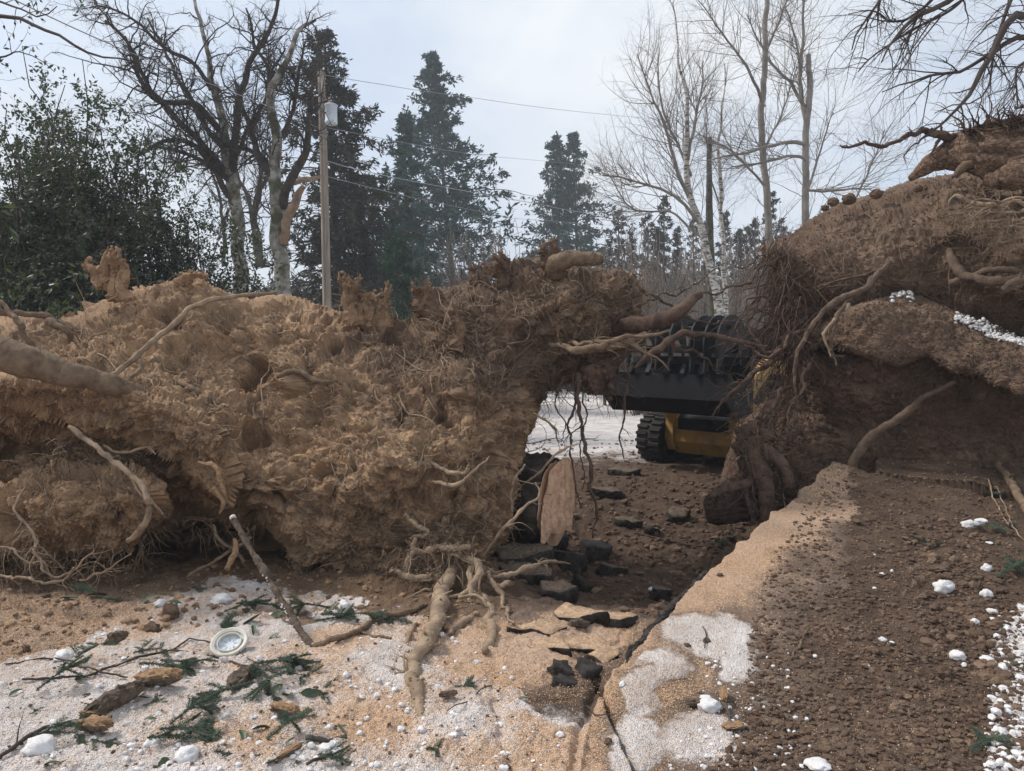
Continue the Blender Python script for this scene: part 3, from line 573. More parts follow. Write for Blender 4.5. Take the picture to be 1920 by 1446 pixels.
rootp('root', 'root_thin', [(195, 835, 5.5, .009), (235, 850, 5.4, .009), (280, 840, 5.4, .008), (295, 855, 5.4, .004)], n=20, wob=.02, subs=4, sub_len=.15)
# the arm sticking out on top and the muddy root log over the arch
rootp('root_arm', 'root', [(1040, 515, 7.3, .07), (1045, 494, 7.2, .075), (1075, 482, 7.15, .075), (1105, 484, 7.1, .066), (1132, 482, 7.1, .045)], n=40, wob=.02, sides=16, lump=.006)
rootp('root_arm', 'root_dark', [(1110, 630, 7.6, .06), (1170, 612, 7.3, .075), (1225, 605, 7.1, .075), (1262, 592, 7.0, .07), (1290, 570, 7.0, .058), (1315, 548, 7.0, .04)], n=40, wob=.02, sides=14, lump=.005, subs=2, sub_len=.4)
rootp('root', 'root', [(1030, 645, 6.95, .02), (1055, 652, 6.68, .03), (1100, 657, 6.5, .034), (1160, 640, 6.45, .026), (1195, 650, 6.4, .02), (1235, 675, 6.35, .010), (1258, 700, 6.3, .004)], n=40, wob=.03, subs=7, sub_len=.35)
rootp('root', 'root', [(1060, 648, 6.95, .02), (1095, 645, 6.6, .02), (1140, 642, 6.45, .022), (1200, 632, 6.4, .016), (1260, 620, 6.4, .013)], n=30, wob=.03, subs=6, sub_len=.3)
rootp('root', 'root_dark', [(1190, 690, 6.8, .022), (1230, 655, 6.8, .028), (1290, 625, 6.9, .026), (1350, 632, 7.0, .022), (1400, 640, 7.1, .018), (1440, 650, 7.2, .01)], n=40, wob=.03, subs=6, sub_len=.35)
rootp('root', 'root', [(1100, 655, 6.9, .05), (1160, 645, 7.0, .05), (1210, 625, 7.1, .035)], n=20, wob=.02)
# hanging roots in the opening
for (pts) in [[(1085, 700, 6.9, .02), (1082, 770, 6.8, .018), (1095, 830, 6.7, .016), (1108, 900, 6.6, .016), (1118, 950, 6.6, .014), (1112, 1005, 6.6, .008)],
              [(1075, 700, 6.9, .012), (1080, 745, 6.9, .012), (1070, 800, 6.85, .011), (1068, 850, 6.85, .009), (1085, 920, 6.8, .008), (1088, 960, 6.8, .005)],
              [(1175, 680, 6.9, .012), (1178, 730, 6.9, .011), (1165, 790, 6.9, .010), (1162, 830, 6.9, .008), (1172, 862, 6.9, .006)],
              [(1090, 720, 6.95, .008), (1098, 800, 6.9, .007), (1088, 850, 6.9, .006), (1095, 920, 6.9, .004)],
              [(1058, 705, 6.8, .008), (1045, 760, 6.8, .007), (1060, 790, 6.8, .006), (1050, 830, 6.8, .003)]]:
    rootp('hanging_root', 'root_dark', pts, n=34, wob=.035, sc=5, subs=6, sub_len=.22)
rootp('root', 'root_thin', [(1000, 775, 6.3, .006), (1020, 790, 6.3, .010), (1040, 812, 6.3, .010), (1052, 835, 6.3, .004)], n=24, wob=.03, subs=8, sub_len=.15)
rootp('root', 'root_thin', [(985, 905, 6.1, .008), (1010, 885, 6.0, .010), (1050, 850, 6.0, .010), (1085, 830, 6.1, .005)], n=24, wob=.02, subs=3, sub_len=.15)
rootp('root', 'root_thin', [(905, 1045, 5.65, .012), (945, 990, 5.6, .013), (980, 950, 5.65, .012), (1010, 930, 5.7, .010), (1000, 905, 5.8, .006)], n=24, wob=.02, subs=3, sub_len=.2)
rootp('root', 'root_thin', [(960, 960, 5.85, .012), (965, 900, 5.85, .010), (985, 870, 5.9, .008)], n=24, wob=.02, subs=4, sub_len=.2)
rootp('root', 'root_thin', [(800, 900, 5.6, .006), (850, 905, 5.5, .018), (880, 895, 5.5, .012), (920, 852, 5.6, .004)], n=24, wob=.03, subs=6, sub_len=.2)
rootp('root', 'root_thin', [(795, 860, 5.7, .01), (830, 880, 5.6, .016), (870, 890, 5.55, .018), (880, 870, 5.55, .014)], n=24, wob=.03, subs=6, sub_len=.15)
# splintered pale wood in the middle of the left part
for (pts) in [[(372, 866, 5.35, .010), (405, 880, 5.3, .018), (420, 920, 5.3, .016), (428, 945, 5.35, .004)], [(400, 915, 5.3, .012), (418, 940, 5.28, .018), (412, 965, 5.3, .006)], [(440, 1010, 5.3, .012), (440, 1040, 5.25, .022), (425, 1068, 5.2, .018)]]:
    root_geo(pts, n=14, wob=.01, sides=6).build('splintered_wood', M['wood_orange'], LM)
rootp('root', 'root', [(400, 985, 5.6, .012), (420, 1010, 5.5, .012), (460, 1050, 5.45, .010)], n=24, wob=.03, subs=8, sub_len=.3)
rootp('root', 'root', [(395, 1060, 5.4, .006), (350, 1085, 5.3, .010), (440, 1030, 5.5, .012), (470, 1010, 5.6, .012)], n=24, wob=.02, subs=3, sub_len=.2)
# the fan of roots at the foot
B_ = [([(850, 1065, 5.45, .045), (832, 1100, 5.2, .05), (820, 1150, 4.65, .048), (800, 1210, 4.15, .042), (778, 1260, 3.78, .038), (788, 1310, 3.50, .032), (798, 1362, 3.25, .014)], 9, .018),
      ([(845, 1090, 5.35, .03), (800, 1092, 5.3, .032), (760, 1080, 5.3, .024), (728, 1070, 5.3, .010)], 7, .015),
      ([(870, 1040, 5.45, .028), (895, 1065, 5.3, .030), (880, 1100, 5.15, .024), (850, 1110, 5.1, .016), (835, 1120, 5.05, .012)], 3, 0),
      ([(885, 1065, 5.35, .022), (880, 1110, 5.1, .022), (890, 1145, 4.9, .022), (865, 1170, 4.6, .022), (845, 1188, 4.42, .014)], 2, 0),
      ([(870, 1115, 5.2, .018), (850, 1140, 5.1, .016), (838, 1180, 4.5, .015)], 0, 0),
      ([(900, 1060, 5.4, .022), (925, 1090, 5.2, .02), (945, 1130, 5.0, .014), (958, 1170, 4.58, .008)], 3, 0),
      ([(890, 1110, 5.25, .034), (912, 1140, 5.0, .034), (925, 1190, 4.4, .030), (915, 1225, 4.1, .016)], 4, 0),
      ([(905, 1085, 5.3, .02), (935, 1098, 5.2, .024), (955, 1100, 5.15, .02)], 4, 0),
      ([(895, 1080, 5.3, .016), (960, 1078, 5.3, .020), (1000, 1065, 5.35, .016), (1040, 1055, 5.5, .010), (1072, 1052, 5.6, .004)], 3, 0),
      ([(780, 1010, 5.45, .016), (770, 1040, 5.4, .020), (762, 1070, 5.35, .010)], 3, .01),
      ([(770, 1012, 5.5, .012), (800, 1000, 5.45, .018), (760, 965, 5.5, .010)], 3, .01),
      ([(780, 1035, 5.45, .02), (830, 1030, 5.4, .025), (880, 1030, 5.4, .02)], 6, .015),
      ([(800, 1140, 5.0, .010), (775, 1180, 4.5, .014), (755, 1220, 4.15, .014), (740, 1250, 3.92, .007)], 1, 0),
      ([(835, 1120, 5.2, .010), (790, 1135, 5.1, .010), (752, 1142, 5.0, .006)], 3, 0),
      ([(830, 1110, 5.2, .008), (790, 1110, 5.1, .009), (755, 1128, 5.05, .005)], 3, 0),
      ([(860, 1120, 5.0, .014), (900, 1120, 4.95, .012), (930, 1160, 4.8, .008)], 3, 0),
      ([(785, 1262, 3.78, .02), (760, 1258, 3.8, .014), (738, 1265, 3.8, .006)], 4, 0)]
for pts, sb, lp in B_: rootp('foot_root', 'root_thin', pts, n=40, wob=.028, sc=5, subs=sb, sub_len=.18, lump=lp*.4)
# root wisps at the lower left
for pts in [[(45, 900, 5.0, .006), (35, 960, 4.95, .009), (60, 1010, 4.9, .009), (85, 1060, 4.85, .009), (130, 1085, 4.85, .006)], [(130, 1080, 4.85, .008), (160, 1050, 4.85, .006), (175, 1020, 4.9, .003)],
            [(-40, 1070, 4.9, .007), (30, 1082, 4.85, .009), (90, 1090, 4.8, .009), (140, 1085, 4.85, .005)], [(-40, 1020, 5.0, .006), (20, 1040, 4.95, .008), (80, 1062, 4.9, .006), (110, 1085, 4.9, .004)], [(150, 1088, 4.85, .006), (200, 1075, 4.9, .006), (240, 1040, 5.0, .003)]]:
    rootp('root', 'root_thin', pts, n=30, wob=.05, sc=5, subs=12, sub_len=.3)
# fine rootlets all over: nobody could count them
g = Geo()
for (n, ln, r, lift, reg, ang, sp) in [(1500, 55, .0022, .030, None, 60, 1.6), (900, 90, .0034, .045, None, 70, 1.2), (160, 150, .006, .05, None, 60, 1.2), (1150, 45, .0030, .05, [(640, 580), (1210, 480), (1210, 700), (1000, 760), (700, 720)], 40, 1.8), (420, 110, .0038, .06, [(680, 850), (980, 850), (940, 1100), (650, 1120)], 80, 1.3), (240, 90, .004, .06, [(520, 950), (900, 960), (900, 1100), (540, 1100)], 85, 1.3)]:
    Q, R = mm.crawl(n, ln, r, 14, reg, lift, ang, sp, .5); g.tube(Q, R, 3)
for ms, n in ((ml, 260), (mr, 220)):
    Q, R = ms.crawl(n, 60, .003, 14, None, .04, 80, 1.4, .5); g.tube(Q, R, 3)
g.build('fine_roots', M['root_thin'], LM)['kind'] = 'stuff'
# hanging hairs under edges
def hang(pts, n, ln, r, m, root, name='hanging_rootlets', L=10, wob=.35, grav=.25, dirv=(0, -.15, -1), spread=.6, jit=.06):
    p = np.asarray(pts, float); W3 = P(p[:, 0], p[:, 1], p[:, 2]); q = resample(W3, 60); s = q[rng.integers(0, 60, n)]+rng.normal(size=(n, 3))*jit
    d = np.asarray(dirv, float)+spread*rng.normal(size=(n, 3)); d /= np.linalg.norm(d, axis=1, keepdims=True); l = (ln*(.3+rng.random(n)*1.0))[:, None]/L; P_ = [s]
    for k in range(L-1):
        d = d+wob*rng.normal(size=(n, 3))*.6+np.array([0, 0, -grav*.3]); d /= np.linalg.norm(d, axis=1, keepdims=True); s = s+d*l; P_.append(s)
    Q = np.stack(P_, 1); R = (r*(.4+1.2*rng.random(n)**2))[:, None]*np.linspace(1, .3, L)[None]; g = Geo().tube(Q, R, 4)
    q1, r1 = grow(Q, R, 3, .2, .95, 45, ln*.3, .4, .6, 6, .3, (0, 0, -.05)); g.tube(q1, r1, 3); o = g.build(name, M[m], root); o['kind'] = 'stuff'; return o
hang([(1010, 720, 6.9), (1060, 715, 6.9), (1130, 720, 7.0), (1190, 640, 7.1)], 130, .32, .0035, 'root_dark', LM)
hang([(540, 1060, 5.8), (700, 1110, 5.8), (860, 1090, 5.7), (930, 1040, 5.9)], 150, .22, .003, 'root', LM)
hang([(0, 1030, 5.3), (120, 1040, 5.2), (240, 1035, 5.3), (300, 990, 5.6), (450, 985, 5.8)], 210, .24, .003, 'root', LM)
hang([(100, 820, 5.7), (250, 860, 5.8), (330, 890, 5.7)], 120, .3, .004, 'root_dark', LM, dirv=(.6, -.3, -.3))
hang([(30, 900, 5.2), (120, 870, 5.35), (230, 880, 5.3)], 70, .22, .0025, 'root_thin', LM, dirv=(0, -.5, .3))
hang([(690, 860, 5.9), (780, 900, 5.7), (900, 880, 5.8), (940, 980, 5.9)], 90, .25, .0028, 'root_thin', LM)
hang([(740, 1040, 5.5), (860, 1050, 5.4), (920, 1080, 5.3)], 150, .30, .0035, 'root_thin', LM, dirv=(0, -.5, -.5), spread=.8)
hang([(1195, 505, 7.2), (1207, 560, 7.2), (1196, 620, 7.3), (1180, 665, 7.3)], 200, .20, .003, 'root', LM, dirv=(.5, -.4, -.4), spread=.7)
hang([(800, 545, 7.2), (930, 530, 7.2), (1000, 488, 7.2), (1100, 505, 7.2), (1190, 515, 7.2)], 170, .14, .0028, 'root_dark', LM, 'crest_rootlets', dirv=(0, -.3, .5), spread=.7, grav=.05)
for pts in [[(1195, 600, 7.3, .018), (1240, 640, 7.5, .016), (1290, 655, 7.7, .013), (1340, 690, 7.9, .008), (1375, 700, 8.0, .004)], [(1200, 540, 7.3, .016), (1250, 575, 7.3, .013), (1300, 600, 7.4, .010), (1360, 595, 7.5, .006), (1400, 610, 7.6, .003)], [(1190, 575, 7.2, .014), (1225, 560, 7.3, .011), (1290, 540, 7.4, .008), (1350, 500, 7.5, .004)]]:
    rootp('root', 'root_dark', pts, n=34, wob=.06, sc=4, subs=9, sub_len=.35)
# a dark clod dangling under the arch
g = Geo(); c = P([1120, 1112, 1128], [722, 705, 700], [7.0, 7.0, 7.1]); g.add(*blobs(c, np.array([.10, .12, .11]), ICO3, .06)); g.add(*blobs(np.repeat(c, 60, 0)+rng.normal(size=(180, 3))*.07, .01+.025*rng.random(180), ICO1, .4)); g.build('dangling_clod', M['soil_dark'], LM)

# --- right: dark root plate
RM = empty('uprooted_stump', (4.0, 8.2, .5), 'tall dark brown root plate at the right edge, thin roots hanging from its side', 'root plate')
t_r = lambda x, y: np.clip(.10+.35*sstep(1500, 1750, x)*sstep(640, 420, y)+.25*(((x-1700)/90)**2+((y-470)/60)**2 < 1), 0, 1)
m1 = Mass([(1420, 462), (1475, 440), (1530, 402), (1572, 380), (1640, 362), (1700, 338), (1760, 328), (1840, 315), (1990, 290), (1990, 760), (1850, 760), (1750, 740), (1600, 740), (1520, 745), (1480, 700), (1470, 640), (1475, 600), (1462, 560), (1445, 510)],
          [(1450, 470, 8.6), (1570, 390, 8.7), (1700, 345, 8.6), (1900, 310, 8.2), (1480, 560, 8.2), (1560, 480, 8.0), (1650, 500, 7.75), (1700, 430, 8.0), (1800, 400, 7.7), (1900, 450, 7.3), (1980, 400, 7.1), (1550, 600, 8.0), (1680, 560, 7.9), (1800, 540, 7.55), (1900, 560, 7.2), (1980, 600, 7.0), (1500, 680, 8.3), (1650, 700, 8.6), (1800, 700, 8.2), (1950, 720, 7.6)], 2.8, 60, .6, 1.1, earth, t_r, lat=.009,
          bumps=[(1860, 385, 80, 30, .2), (1600, 650, 70, 40, -.25), (1780, 470, 60, 20, -.1), (1860, 545, 60, 25, .12), (1545, 590, 60, 20, .1)])
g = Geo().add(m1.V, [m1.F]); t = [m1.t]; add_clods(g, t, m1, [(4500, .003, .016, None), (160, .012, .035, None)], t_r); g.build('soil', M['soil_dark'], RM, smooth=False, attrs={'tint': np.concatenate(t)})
# lower recess: soil falling towards the bank
m3 = Mass([(1350, 905), (1365, 850), (1380, 800), (1420, 760), (1460, 730), (1480, 690), (1540, 660), (1700, 650), (1990, 650), (1990, 1060), (1800, 1010), (1600, 975), (1520, 960), (1440, 945)],
          [(1370, 890, 8.3), (1400, 800, 8.8), (1470, 760, 8.6), (1560, 700, 7.65), (1700, 690, 7.5), (1900, 700, 7.1), (1480, 860, 8.0), (1600, 800, 7.7), (1600, 880, 7.6), (1750, 800, 7.45), (1750, 890, 7.3), (1900, 790, 7.3), (1900, 890, 7.1), (1980, 800, 7.2), (1980, 940, 6.75), (1800, 1000, 6.6)], 2.8, 30, .25, .6, earth, lambda x, y: .15*sstep(1500, 1700, x)*sstep(760, 860, y)+.02)
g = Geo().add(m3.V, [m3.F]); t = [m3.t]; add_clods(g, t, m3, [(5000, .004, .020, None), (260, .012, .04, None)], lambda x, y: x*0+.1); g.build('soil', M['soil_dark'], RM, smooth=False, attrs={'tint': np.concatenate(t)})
# tilted slab of paving base with gravel and a line of snow on top
sl = [(1505, 640), (1540, 605), (1590, 578), (1640, 556), (1690, 544), (1730, 552), (1790, 580), (1850, 600), (1920, 632), (1990, 655), (1990, 770), (1900, 740), (1840, 712), (1780, 700), (1740, 672), (1680, 690), (1620, 672), (1570, 655), (1530, 655)]
m2 = Mass(sl, [(1520, 640, 7.7), (1600, 610, 7.4), (1690, 560, 7.6), (1690, 640, 7.25), (1800, 650, 7.1), (1800, 600, 7.4), (1900, 690, 6.8), (1900, 640, 7.1), (1980, 680, 6.7)], 2.6, 22, .30, .7, earth, lambda x, y: np.clip(.30+.35*sstep(640, 560, y-.25*(x-1690)*(x > 1690)), 0, 1), lat=.008)
g = Geo().add(m2.V, [m2.F]); t = [m2.t]; add_clods(g, t, m2, [(5000, .003, .014, None)], lambda x, y: x*0+.4); g.build('tilted_slab', M['soil_dark'], RM, smooth=False, attrs={'tint': np.concatenate(t)})
X_ = np.concatenate([rng.uniform(1790, 1925, 700), rng.uniform(1668, 1712, 90)]); Y_ = np.interp(X_, sl_x := np.array([1640, 1690, 1730, 1790, 1850, 1920, 1990]), np.array([556, 546, 554, 588, 606, 636, 660]))+rng.normal(size=len(X_))*2.5+4
p_, n_, k_ = m2.at(X_, Y_); V, F_ = blobs(p_+np.array([0, -.03, .012]), .003+.014*rng.random(len(p_))**2, ICO2, .4); part('snow_rim', V, F_, M['snow'], RM)['kind'] = 'stuff'
# rootlets and thick roots on the right plate
def rr(name, m, L, **k): return root_geo(L, **k).build(name, M[m], RM)
rr('long_root', 'root_mid', [(1668, 492, 7.45, .030), (1620, 540, 7.35, .032), (1575, 565, 7.3, .034), (1530, 600, 7.25, .024), (1495, 660, 7.2, .020), (1490, 720, 7.2, .014), (1502, 760, 7.2, .006)], n=50, wob=.02, subs=6, sub_len=.25)
rr('root', 'root_mid', [(1600, 555, 7.35, .02), (1570, 590, 7.2, .022), (1560, 630, 7.15, .016), (1565, 690, 7.1, .007)], n=30, wob=.03, subs=4)
rr('root', 'root_thin', [(1590, 570, 7.25, .016), (1548, 625, 7.15, .014), (1555, 670, 7.1, .006)], n=30, wob=.03, subs=3)
rr('root', 'root_dark', [(1540, 535, 7.9, .008), (1600, 520, 7.6, .014), (1650, 505, 7.5, .016)], n=30, wob=.02)
rr('root', 'root_mid', [(1780, 470, 7.6, .04), (1800, 510, 7.4, .045), (1840, 525, 7.2, .045), (1925, 520, 7.0, .04)], n=30, wob=.03, sides=12)
rr('root', 'root_mid', [(1780, 530, 7.5, .03), (1830, 512, 7.3, .032), (1880, 508, 7.1, .03), (1940, 530, 7.0, .03)], n=30, wob=.03, sides=12)
rr('root', 'root_mid', [(1880, 545, 6.9, .035), (1900, 530, 6.85, .04), (1950, 515, 6.8, .045)], n=20, wob=.02, subs=8, sub_len=.3)
rr('root', 'root_thin', [(1775, 395, 7.5, .004), (1790, 370, 7.45, .015), (1830, 385, 7.35, .022), (1925, 380, 7.1, .03)], n=24, wob=.03, subs=12, sub_len=.35)
for q in range(9): rr('frayed_root', 'root_thin', [(1925, 372+q*9, 7.0, .014), (1870, 375+q*10, 7.1, .012), (1820+6*q, 380+q*11, 7.2, .008), (1800+9*q, 395+q*9, 7.25, .003)], n=24, wob=.05, subs=12, sub_len=.22)
hang([(1830, 385, 7.15), (1850, 430, 7.1), (1915, 440, 7.0)], 260, .2, .003, 'root_thin', RM, 'frayed_rootlets', dirv=(-.6, -.4, -.3))
rr('fallen_branch', 'root_mid', [(1590, 895, 7.3, .05), (1610, 850, 7.3, .048), (1640, 818, 7.3, .042), (1700, 772, 7.2, .034), (1790, 715, 7.1, .020)], n=30, wob=.03, sides=12, subs=2)
rr('root', 'root_dark', [(1425, 560, 8.3, .01), (1405, 610, 7.9, .016), (1440, 650, 7.7, .02), (1500, 640, 7.8, .02)], n=30, wob=.06, subs=6)
g = Geo()
for (ms, n, ln, r, lf) in ((m1, 1100, 60, .003, .04), (m1, 200, 110, .006, .05), (m3, 600, 55, .003, .04), (m2, 150, 40, .003, .03)):
    Q, R = ms.crawl(n, ln, r, 14, None, lf, 150, 1.3, .45); g.tube(Q, R, 3)
g.build('fine_roots', M['root'], RM)['kind'] = 'stuff'
# mane of thin hanging roots on the left flank
hang([(1465, 450, 8.4), (1470, 520, 8.1), (1485, 600, 7.9), (1490, 660, 7.9)], 330, .75, .0065, 'root_dark', RM, 'root_mane', L=14, wob=.25, dirv=(-.30, -.25, -.9), spread=.25, jit=.08)
hang([(1490, 600, 7.9), (1500, 660, 7.8), (1480, 740, 7.9), (1460, 790, 8.0)], 200, .55, .006, 'root_dark', RM, 'root_mane', L=14, wob=.3, dirv=(-.7, -.3, -.6), spread=.3, jit=.1)
hang([(1480, 470, 8.3), (1500, 560, 8.0), (1470, 600, 8.0)], 60, .9, .008, 'root_dark', RM, 'root_mane', L=14, wob=.22, dirv=(-1, -.2, -.25), spread=.25, jit=.06)
hang([(1440, 700, 8.0), (1400, 780, 8.2), (1430, 840, 8.0), (1500, 860, 7.8)], 170, .35, .005, 'root', RM, 'root_mane', L=10, wob=.35, dirv=(-.4, -.6, -.2), spread=.6, jit=.12)
for pts in [[(1480, 640, 7.9, .022), (1430, 690, 7.7, .024), (1395, 715, 7.6, .020), (1370, 725, 7.55, .010), (1335, 742, 7.5, .004)], [(1470, 660, 7.8, .02), (1420, 700, 7.6, .02), (1385, 720, 7.5, .018), (1345, 775, 7.4, .008), (1330, 780, 7.4, .004)],
            [(1480, 540, 8.2, .02), (1440, 500, 8.1, .014), (1400, 530, 8.0, .013), (1340, 545, 7.9, .010), (1290, 565, 7.8, .006)], [(1470, 480, 8.4, .014), (1435, 475, 8.2, .010), (1390, 500, 8.1, .008), (1370, 490, 8.1, .003)],
            [(1500, 720, 7.7, .02), (1460, 740, 7.5, .02), (1450, 790, 7.4, .014), (1420, 850, 7.4, .006)], [(1530, 600, 7.8, .02), (1480, 640, 7.6, .018), (1440, 670, 7.5, .014), (1400, 640, 7.6, .008), (1360, 655, 7.6, .004)],
            [(1480, 600, 8.0, .014), (1440, 560, 8.0, .012), (1400, 570, 8.0, .010), (1380, 620, 7.9, .006), (1390, 680, 7.8, .003)], [(1520, 680, 7.6, .018), (1500, 740, 7.4, .016), (1480, 770, 7.35, .012), (1470, 830, 7.3, .004)]]:
    rr('root', 'root_dark', pts, n=40, wob=.05, sc=4, subs=7, sub_len=.35)
# round clods perched on the crest
for (x, y, Y, r) in [(1562, 379, 8.6, .060), (1592, 374, 8.6, .075), (1547, 390, 8.6, .042), (1643, 364, 8.5, .065), (1722, 354, 8.3, .045)]:
    V0, F0 = ICO4; V = V0*r*np.array([1.1, .9, .85])*(1+.20*fbm(V0, 1.8, 4, .6, x)[:, None]+.10*(.5-worley(V0, 4, x))[:, None])+P(x, y, Y); tag(mesh_np('soil_clod', V, [F0], M['soil_dark'], smooth=False, attrs={'tint': np.full(len(V), .4)}), f"soil clod on the right skyline, {'nearest the torn trunk' if x > 1700 else 'alone between the pair and the trunk' if x > 1630 else 'right one of the close pair' if x > 1580 else 'left one of the close pair' if x > 1555 else 'smallest and lowest of the row'}", 'clod', 'soil clods on the crest')
# weathered log / torn trunk on the top right
LG = empty('torn_trunk', P(1850, 290, 7.6), 'torn weathered trunk with splintered reddish wood lying on top of the right root plate', 'trunk')
g = Geo()
for (pts, s) in [([(1704, 336, 8.0, .02), (1728, 318, 7.95, .055), (1765, 296, 7.85, .10), (1810, 288, 7.7, .16), (1870, 290, 7.5, .22), (1990, 290, 7.3, .26)], 40), ([(1768, 264, 7.9, .025), (1800, 260, 7.8, .07), (1850, 254, 7.65, .10), (1900, 245, 7.5, .13), (1990, 235, 7.3, .15)], 32), ([(1850, 335, 7.5, .06), (1900, 325, 7.3, .12), (1990, 320, 7.1, .15)], 16)]:
    Q, R = root_path(pts, 70, .03, 3); V, fs = tubes(Q, R, s); c = np.repeat(Q[0], s, 0); d = V-c; a = np.arctan2(d[:, 2], d[:, 1]); f = 1+.26*fbm(np.stack([V[:, 0]*.5, np.cos(a)*2, np.sin(a)*2], -1), 1.4, 5, .6, pts[0][0], ridge=True)-.12; g.add(c+d*f[:, None], fs)
g.build('wood', mat('weathered_wood', (.26, .165, .115), (.11, .066, .046), 3, .9, 1., 30, c3=(.36, .25, .17), s3=6, stretch=(1, 8, 8)), LG)
for pts in [[(1782, 262, 7.8, .035), (1760, 246, 7.8, .032), (1715, 250, 7.8, .026), (1670, 268, 7.8, .022), (1620, 272, 7.8, .018), (1575, 275, 7.8, .007)], [(1755, 250, 7.8, .018), (1725, 262, 7.8, .010), (1700, 285, 7.8, .006), (1695, 308, 7.8, .003)], [(1762, 262, 7.7, .02), (1750, 280, 7.7, .012), (1742, 300, 7.7, .004)],
            [(1800, 262, 7.7, .02), (1770, 255, 7.7, .05), (1745, 243, 7.75, .02)], [(1925, 228, 7.3, .02), (1870, 235, 7.4, .018), (1820, 242, 7.5, .010), (1802, 240, 7.5, .004)], [(1925, 200, 7.3, .012), (1905, 204, 7.3, .010)]]:
    root_geo(pts, n=36, wob=.03, sc=5, subs=6, sub_len=.18).build('root', M['root_dark'], LG)
Q, R = root_path([(1800, 245, 7.5, .02), (1870, 235, 7.4, .02), (1940, 225, 7.2, .02)], 20, .02); q, r = grow(Q, R, 90, 0, 1, 60, .45, .4, .5, 9, .35, (-.1, 0, 0)); q2, r2 = grow(q, r, 3, .2, .9, 50, .2, .4, .6, 6, .3, (0, 0, 0)); Geo().tube(q, r, 4).tube(q2, r2, 3).build('tangled_rootlets', M['root_dark'], LG)['kind'] = 'stuff'
# slanting plank of the trunk
root_geo([(1790, 332, 7.6, .02), (1815, 308, 7.55, .05), (1840, 296, 7.5, .04)], n=14, wob=.01, sides=7).build('splinter', M['root'], LG)

# --- root knot of the small dark stump in the pit
KN = empty('stump', (2.35, 7.6, -.1), 'small dark reddish stump with twisting roots in the pit by the bank', 'stump')
for pts in [[(1385, 800, 7.5, .05), (1405, 840, 7.4, .09), (1425, 880, 7.3, .11), (1440, 930, 7.2, .085), (1445, 985, 7.1, .07)], [(1400, 850, 7.4, .06), (1440, 850, 7.3, .07), (1475, 880, 7.2, .065), (1485, 915, 7.15, .05)], [(1430, 880, 7.3, .06), (1405, 905, 7.3, .055), (1365, 915, 7.25, .045), (1330, 930, 7.2, .03)],
            [(1400, 905, 7.3, .016), (1402, 935, 7.2, .014), (1408, 965, 7.15, .008)], [(1415, 920, 7.3, .02), (1420, 950, 7.2, .016), (1404, 985, 7.1, .008)], [(1460, 850, 7.3, .035), (1480, 820, 7.4, .05), (1500, 800, 7.5, .05)], [(1440, 935, 7.2, .04), (1460, 975, 7.1, .04), (1480, 990, 7.0, .03)]]:
    root_geo(pts, n=34, wob=.03, sides=14, subs=4, sub_len=.3, lump=.012).build('root', M['root_dark'], KN)
hang([(1380, 800, 7.4), (1420, 830, 7.3), (1400, 870, 7.3)], 120, .25, .004, 'root', KN, 'frayed_rootlets', dirv=(-.2, -.4, -.1), spread=.9)
g = Geo(); c = P(rng.uniform(1385, 1450, 60), rng.uniform(800, 900, 60), 7.45); g.add(*blobs(c, .03+.05*rng.random(60), ICO2, .2)); g.build('soil', M['soil_dark'], KN)
# ---------------------------------------------------------------- compact track loader
def bmobj(name, bm, m, root, bev=0.):
    if bev: bmesh.ops.bevel(bm, geom=[e for e in bm.edges if e.calc_face_angle(0) > .5], offset=bev, segments=2, affect='EDGES', profile=.6)
    me = bpy.data.meshes.new(name); bm.to_mesh(me); bm.free(); me.materials.append(m); o = bpy.data.objects.new(name, me); COL.objects.link(o); o.parent = root
    return o
def prism(bm, prof, x0, x1):
    """profile in (y,z) extruded along x"""
    a = [bm.verts.new((x0, y, z)) for y, z in prof]; b = [bm.verts.new((x1, y, z)) for y, z in prof]; n = len(prof)
    f = [bm.faces.new(a[::-1]), bm.faces.new(b)]
    for i in range(n): bm.faces.new((a[i], a[(i+1) % n], b[(i+1) % n], b[i]))
    bmesh.ops.recalc_face_normals(bm, faces=bm.faces[:]); return bm
def box(bm, x0, x1, y0, y1, z0, z1): return prism(bm, [(y0, z0), (y1, z0), (y1, z1), (y0, z1)], x0, x1)
def cyl(bm, p, q, r, seg=16):
    p, q = Vector(p), Vector(q); d = q-p; M4 = Matrix.Translation((p+q)/2) @ d.to_track_quat('Z', 'Y').to_matrix().to_4x4()
    bmesh.ops.create_cone(bm, cap_ends=True, segments=seg, radius1=r, radius2=r, depth=d.length, matrix=M4); return bm
nb = bmesh.new
LD = empty('track_loader', (3.22, 11.95, .06), 'yellow track loader with raised black grapple bucket behind the gap', 'loader')
LD.rotation_euler = (0, math.radians(1.5), math.radians(-43)); LD.scale = (1.08,)*3
# local axes: x right, -y towards the camera
o = bmobj('front_plate', prism(nb(), [(-.18, .17), (-.34, .36), (-.34, .70), (-.16, .84), (.2, .84), (.2, .17)], -.52, .52), M['yellow'], LD, .012)
o = bmobj('skid_strip', prism(nb(), [(-.352, .54), (-.342, .54), (-.342, .70), (-.165, .85), (-.20, .86), (-.352, .71)], -.40, .40), M['black_b'], LD)
for s in (-1, 1):
    bmobj('side_cheek', prism(nb(), [(-.30, .22), (-.40, .40), (-.38, .96), (-.10, 1.02), (.25, .9), (.25, .22)], s*.52-.07, s*.52+.07), M['yellow'], LD, .01)
box_ = nb(); box(box_, -.30, .30, -.1, .5, .83, 1.10); bmobj('front_step', box_, M['black_b'], LD, .02)
b = nb()
for k in range(4): box(b, -.27, .27, -.12+.1*k, -.09+.1*k, 1.101, 1.125)
bmobj('step_ridges', b, M['black'], LD)
